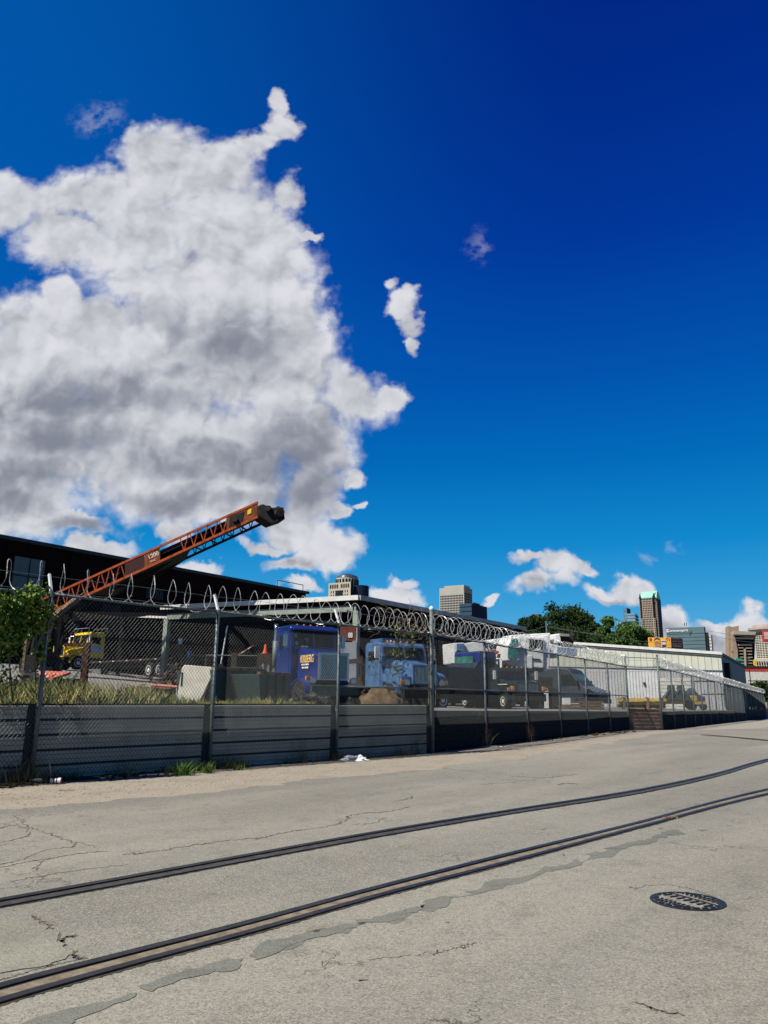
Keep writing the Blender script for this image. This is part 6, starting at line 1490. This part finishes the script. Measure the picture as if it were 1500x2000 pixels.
C5 = C - rd * 5.0; rc = []
for j in range(34):
    z0 = zsh - 2.4 - j * 2.9
    for i in range(6): 
        f = .80 - .535 * (i + .75) / 6; rc.append((C5 + ld * (ll * (f + .050)), -ld, ll * .052, z0, z0 + 1.7))
for j in range(18):
    z0 = zlow - 2.4 - j * 2.9
    for f in (.88, .175): rc.append((C - rd * 6.5 + ld * (ll * (f + .02)), -ld, ll * .045, z0, z0 + 1.7))
for j in range(30): rc.append((C - rd * 3 + ld * (ll * .99), -ld, ll * .018, zsh - 3 - j * 3.1, zsh - 1.4 - j * 3.1)); rc.append((C - rd * 3 + ld * (ll * .038), -ld, ll * .028, zsh - 3 - j * 3.1, zsh - 1.4 - j * 3.1))
rc = [r for r in rc if r[3] > 30]; rc.sort(key=lambda q: -q[3]); win_parts(o, rc, M_WIN, out=.3)
# roof: mansard with dark gables
g = MB(); a, b = C + ld * (ll * .99), C + ld * (ll * .02); A_, B_ = a - rd * 1 + up * zsh, b - rd * 1 + up * zsh; A2, B2 = C + ld * (ll * .93) + rd * 10 + up * ztp, C + ld * (ll * .06) + rd * 10 + up * ztp
g.quad(A_, B_, B2, A2); br = C + rd * rl_ + up * zsh; br2 = C + ld * (ll * .06) + rd * (rl_ - 3) + up * ztp; g.quad(B_, br, br2, B2)
ar_, ar2 = a + rd * rl_ + up * zsh, C + ld * (ll * .93) + rd * (rl_ - 3) + up * ztp; g.quad(A_, ar_, ar2, A2); g.quad(A2, B2, br2, ar2); g.quad(br, ar_, ar2, br2)
rf = g.build('roof', M_MINT, o)
lb(.22, .84, zsh - .2, zsh + 1.2, 5.6, M_MINT, 'cornice')
g = MB(); g.poly([C5 + ld * (ll * .24) + up * (zsh + 1), C5 + ld * (ll * .82) + up * (zsh + 1), C + ld * (ll * .90) + rd * 8 + up * (ztp - 1), C + ld * (ll * .10) + rd * 8 + up * (ztp - 1)]); g.build('front_slope', M_MINT, rf, origin=o.location)
for f0, f1 in ((.82, 1.0), (.0, .235)):
    fm = (f0 + f1) / 2; g = MB(); n_ = -rd * 5.7
    g.poly([C + ld * (ll * f0) + n_ + up * (zsh - 1), C + ld * (ll * f1) + n_ + up * (zsh - 1), C + ld * (ll * fm) + n_ + up * (ztp - 3.5)]); g.build('gable', M_NAVYG, o)
# teal slab with a roof sign
o, C, ld, rd, ll, rl_, zt_ = two_face('teal_office_slab', 'blue green glass office slab with white lettering along its top left', 1301, 1375, 1377.5, 1224, 620, M_TEALG, M_NAVYG)
sg = C + ld * ll * .985 - rd * .6; a2_ = math.atan2(-ld.y, -ld.x)
tx = text_part('Commonspirit', 2.9, M_WHITE, o, (C + ld * ll * .70 - rd * .6 + up * (zt_ - 2.4)) - o.location, Euler((R(90), 0, a2_)), depth=.05, bold=.03, width=.95, name='roof_sign')
for (f, dz) in ((.975, 0), (.955, 0), (.975, 1.5), (.955, 1.5)): MB().box(C + ld * ll * f - rd * .6 + up * (zt_ - 3.1 + dz), (.95, .2, 1.0), rz=a2_).build('sign_emblem', M_WHITE, o)
for px in (1337, 1341): MB().tube([at(px, 1222, 622), at(px, 1216, 622)], .3, 5).build('antenna', M_DARK, o)
for k in range(13): MB().bar(C - rd * .15 + up * (zt_ - 5 - 2.9 * k), C + ld * ll - rd * .15 + up * (zt_ - 5 - 2.9 * k), .2, .22).build('floor_line', mat('teal_line', (0.06, 0.11, 0.125), 0.5), o)
o, C, ld, rd, ll, rl_, zt_ = two_face('white_grid_block', 'narrow white block with black windows right of the teal slab', 1379, 1388, 1391, 1240, 640, M_WHITE, M_STONE2)
win_parts(o, grid(C, ld, ll, zt_ - .5, zt_ - 24, 3, 9, .06, .55, .5, flip=True), M_WIN, out=.3)
MB().bar(C + ld * ll * 1.02 + up * 0, C + ld * ll * 1.02 + up * (zt_ + 2), 3, 3, up=(1, 0, 0)).build('lattice_mast', M_DARK, o)
# billboards
c0_, c1_ = at(1267, 1245, 110), at(1311, 1245, 110); zb_ = at(1290, 1264, 110).z
bb_ = empty('billboard', (c0_.x, c0_.y, 0), 'orange food billboard above the warehouse roof', 'billboard', math.atan2(c1_.y - c0_.y, c1_.x - c0_.x)); wB = (c1_ - c0_).length; zB = c0_.z
MB().bb(0, wB, 0, .3, zb_, zB).build('poster', mat('poster_orange', (0.85, 0.46, 0.07), 0.6, 0, (0.80, 0.40, 0.06), 1), bb_)
hB = zB - zb_
MB().bb(.08, .42, -.03, -.003, zb_ + hB * .62, zb_ + hB * .92).build('poster_mark', M_RED, bb_)
for k, (z_, m_, w2_) in enumerate(((.80, M_PLWOOD, .40), (.62, M_DARK, .44), (.48, M_YEL, .42), (.34, M_SALMON, .42), (.18, M_PLWOOD, .36))): MB().lathe((wB * .36, -.03 - .002 * k, zb_ + hB * z_), [(w2_ , -.02), (w2_, .02)], 16).build('burger_layer', m_, bb_)
MB().prof([(wB * .55, zb_ + hB * .62), (wB * .74, zb_ + hB * .62), (wB * .72, zb_ + hB * .02), (wB * .57, zb_ + hB * .02)], -.05, -.003).build('cup_print', mat('cup_print_maroon', (0.12, 0.03, 0.03), 0.6), bb_)
MB().bb(wB * .56, wB * .73, -.08, -.053, zb_ + hB * .25, zb_ + hB * .50).build('cup_label', M_WHITE, bb_); MB().bb(wB * .545, wB * .745, -.08, -.053, zb_ + hB * .62, zb_ + hB * .70).build('cup_lid', M_WHITE, bb_)
text_part('T', hB * .34, M_RED, bb_, (wB * .80, -.02, zb_ + hB * .78), (R(90), 0, 0), name='poster_lettering', bold=.03)
text_part('1', hB * .34, M_RED, bb_, (wB * .90, -.02, zb_ + hB * .78), (R(90), 0, 0), name='poster_lettering', bold=.03)
for x in (.3, wB - .3): MB().bb(x - .1, x + .1, .31, .5, 0, zB).build('support_post', M_DARK, bb_)
MB().bb(wB * .4, wB, -.3, .3, zb_ - .25, zb_ - .08).build('walkway', M_CONC, bb_)
c0_, c1_ = at(1312, 1247, 109), at(1333, 1247, 109)
b2 = empty('billboard', (c0_.x, c0_.y, 0), 'unlit dark slatted billboard back right of the orange one', 'billboard', bb_.rotation_euler.z); wB = (c1_ - c0_).length
MB().bb(0, wB, 0, .4, zb_ - .2, c0_.z).build('frame', M_BLACK, b2)
for k in range(4):
    for x in (.1, wB * .5): MB().bb(x, x + wB * .38, -.04, -.003, zb_ + k * .36 - .05, zb_ + k * .36 + .12).build('slat', mat('dull_purple_slat', (0.08, 0.055, 0.06), 0.7), b2)
for x in (.2, wB - .2): MB().bb(x - .1, x + .1, .41, .6, 0, zB).build('support_post', M_DARK, b2)
# concrete slab tower at the right
Y = 420.0
pc = at(1430, 1226, Y)
o = empty('concrete_tower', (pc.x, pc.y, 0), 'brown concrete tower with dark stacked parking decks at the right', 'building', world=True)
M_CT = mat('tan_concrete', (0.34, 0.25, 0.165), 0.8, 0, (0.29, 0.21, 0.14), .2); M_CT2 = mat('pale_tan_concrete', (0.42, 0.36, 0.27), 0.8)
def slab2(pts, Y0, th, m_, nm, root):
    m = MB(); a = [at(x, y, Y0) for x, y in pts]; b = [p + Vector((.25, 1, 0)).normalized() * th for p in a]; n = len(a); m.v += [tuple(p) for p in a + b]; m.f.append(tuple(range(n))); m.f.append(tuple(range(n, 2 * n))[::-1])
    for i in range(n): j = (i + 1) % n; m.f.append((i, j, n + j, n + i))
    return m.build(nm, m_, root)
slab2([(1423, 1222), (1430, 1224.5), (1443, 1222), (1443, 1345), (1424, 1345)], Y, 10, M_CT, 'shaft', o)
slab2([(1433, 1233), (1441, 1270), (1443, 1345), (1430, 1345), (1431, 1240)], Y - 6, 5.8, M_CT, 'sloping_pier', o)
slab2([(1433, 1232), (1477, 1234), (1475, 1240), (1433, 1239)], Y - 8, 16, M_CT2, 'top_slab', o)
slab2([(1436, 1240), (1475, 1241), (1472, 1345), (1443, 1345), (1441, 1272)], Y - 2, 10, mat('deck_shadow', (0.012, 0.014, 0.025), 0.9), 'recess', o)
for k, (x0, x1, y) in enumerate(((1436, 1473, 1245), (1441, 1469, 1258), (1442, 1452, 1264.5), (1456, 1469, 1265), (1443, 1452, 1270.5), (1457, 1469, 1271), (1443, 1452, 1276.5), (1457, 1469, 1277), (1443, 1452, 1282.5), (1457, 1470, 1283), (1446, 1453, 1289), (1458, 1470, 1289), (1446, 1470, 1294.5), (1446, 1470, 1300.5))):
    slab2([(x0, y), (x1, y), (x1, y + (3 if k < 2 else 1.6)), (x0, y + (3 if k < 2 else 1.6))], Y - 5, 3, M_CT2, 'deck_edge', o)
slab2([(1453.5, 1267), (1456.5, 1267), (1458, 1302), (1455, 1302)], Y - 6, 2, M_CT2, 'stair_tower', o)
for k in range(6): slab2([(1429.2, 1242 + 6 * k), (1430.8, 1242 + 6 * k), (1430.8, 1244 + 6 * k), (1429.2, 1244 + 6 * k)], Y - .6 if k < 5 else Y - 6.2, .5, M_WIN, 'window', o)
# round hotel
pc = at(1496, 1240, 460); rh = (1496 - 1474) / 1502 * 460
o = empty('round_hotel', (pc.x, pc.y, 0), 'pale cylindrical hotel tower with a gridded front and a disc roof', 'building')
zt_ = at(1490, 1235, 460).z; MB().lathe((0, 0, 0), [(rh, 0), (rh, zt_)], 40, 'z').build('wall', mat('pale_hotel', (0.50, 0.45, 0.36), 0.8, 0, (0.44, 0.4, 0.32), .1), o)
zr2 = at(1490, 1227, 460).z; MB().lathe((0, 0, 0), [(rh * 1.04, zt_), (rh * 1.42, zr2 - 1.2), (rh * 1.42, zr2)], 40, 'z').build('roof_disc', M_STONE2, o); MB().lathe((0, 0, 0), [(rh * 1.0, zr2), (rh * .98, at(1490, 1221.5, 460).z)], 30, 'z').build('crown', mat('pink_crown', (0.50, 0.36, 0.32), 0.8), o)
MB().lathe((0, 0, 0), [(rh * 1.01, zt_ + .3), (rh * 1.32, zr2 - 1.5)], 40, 'z').build('soffit', M_DARK, o)
zlo = at(1490, 1285, 460).z; cnt = 0; rr_ = []
for j in range(15):
    for i in range(13):
        a = R(180 + 8 + i * 12.5); z0 = zt_ - (zt_ - zlo) * (j + .8) / 15; rr_.append((a, z0))
wmd = None
for k, (a, z0) in enumerate(rr_[:100]):
    if wmd is None: w0 = MB().box((0, 0, 0), (.2, rh * .155, (zt_ - zlo) / 15 * .5)).build('window', M_WIN, o); wmd = w0
    else: w0 = wmd.copy(); COL.objects.link(w0); w0.parent = o
    w0.location = (rh * math.cos(a), rh * math.sin(a), z0); w0.rotation_euler = (0, 0, a)
g = MB()
for a, z0 in rr_[100:]: g.box((rh * math.cos(a), rh * math.sin(a), z0), (.2, rh * .155, (zt_ - zlo) / 15 * .5), rz=a)
g.build('windows', M_WIN, o, kind='stuff')
# red sign, low white building, yellow and green bits
pc = at(1497, 1242, 300); o = empty('red_sign_board', (pc.x, pc.y, 0), 'tall red and pink rooftop sign at the right edge', 'sign'); z0, z1 = at(1497, 1254, 300).z, at(1497, 1231, 300).z
MB().bb(-1.4, 4, 0, .6, z0, z1).build('panel', M_RED, o, bevel=.25); MB().bb(-.9, 4, -.05, -.003, z0 + (z1 - z0) * .52, z0 + (z1 - z0) * .85).build('white_band', mat('pink_white', (0.7, 0.45, 0.42), 0.5), o); MB().bb(-.9, 4, -.05, -.003, z0 + (z1 - z0) * .26, z0 + (z1 - z0) * .48).build('white_band', mat('pink_white', (0.7, 0.45, 0.42), 0.5), o); MB().tube([(1.5, .3, 0), (1.5, .3, z0)], .3, 8).build('post', M_STONE2, o)
pa, pb_ = at(1454, 1305, 128), at(1560, 1313, 128)
o = empty('striped_building', (pa.x, pa.y, 0), 'long white building with a red stripe under its roof at the right edge', 'building', math.atan2(pb_.y - pa.y, pb_.x - pa.x)); Lb = (pb_ - pa).length; zt_ = pa.z; zst = at(1454, 1310.5, 128).z; 
MB().bb(0, Lb, 0, 14, 0, zst).build('wall', mat('warm_white_wall', (0.66, 0.63, 0.55), 0.7), o); MB().bb(-.05, Lb, -.06, 14, zst + .003, zt_).build('red_stripe', mat('stripe_red', (0.62, 0.05, 0.03), 0.6), o); MB().bb(-.1, Lb, -.12, 14.1, zt_ + .003, zt_ + .35).build('roof_edge', M_DARK, o)
MB().bb(.3, Lb, -.08, -.003, zst - 1.5, zst - 1.44).build('joint', M_STONE2, o); MB().bb(3, 3.4, -.2, -.003, zst - 1.9, zst - 1.5).build('wall_lamp', M_DARK, o)
g = MB(); g.bb(.5, 4, -3, -.1, zst - 2.55, zst - 2.4); g.build('canopy', M_STONE2, o)
o, C, ld, rd, ll, rl_, zt_ = two_face('low_hotel_wing', 'low pale wing with dark windows above the red striped building', 1475, 1520, 1530, 1286, 300, mat('wing_pale', (0.45, 0.42, 0.36), 0.8), M_STONE2)
win_parts(o, grid(C, ld, ll, zt_ - .5, zt_ - 8, 9, 3, .02, .5, .6, flip=True), M_WIN, out=.3)
pc = at(1475, 1294, 200); o = empty('yellow_sign', (pc.x, pc.y, 0), 'small bright yellow sign above the red striped building', 'sign'); MB().bb(-.4, .4, 0, .2, pc.z - .7, pc.z + .7).build('panel', M_YEL, o); MB().tube([(0, .3, 0), (0, .3, pc.z)], .1, 6).build('post', M_DARK, o); MB().bb(-.12, .12, -.03, -.003, pc.z - .3, pc.z + .3).build('marking', M_DYEL, o)
pc = at(1441, 1288, 140); o = empty('green_canopy', (pc.x, pc.y, 0), 'small green gabled canopy behind the slate warehouse wall', 'canopy'); MB().prof([(-.7, pc.z - .2), (.7, pc.z - .35), (.6, pc.z + .15), (-.4, pc.z + .2)], -.5, 1.5).build('roof', mat('bright_green_roof', (0.04, 0.30, 0.20), 0.5), o)
for x in (-.5, .5): MB().tube([(x, .4, 0), (x, .4, pc.z - .2)], .07, 6).build('post', M_DARK, o)
pc = at(1461, 1287, 118); zb2 = at(1463, 1336, 118).z; o = empty('lamp_post', (pc.x + .15, pc.y, 0), 'thin grey lamp post in front of the red striped building', 'lamp post'); MB().tube([(0, 0, 0), (-.08, 0, pc.z * .5), (-.2, 0, pc.z)], .07, 6).build('pole', M_DARK, o); MB().bb(-.5, .1, -.1, .1, pc.z, pc.z + .12).build('lamp_head', M_GALV, o)
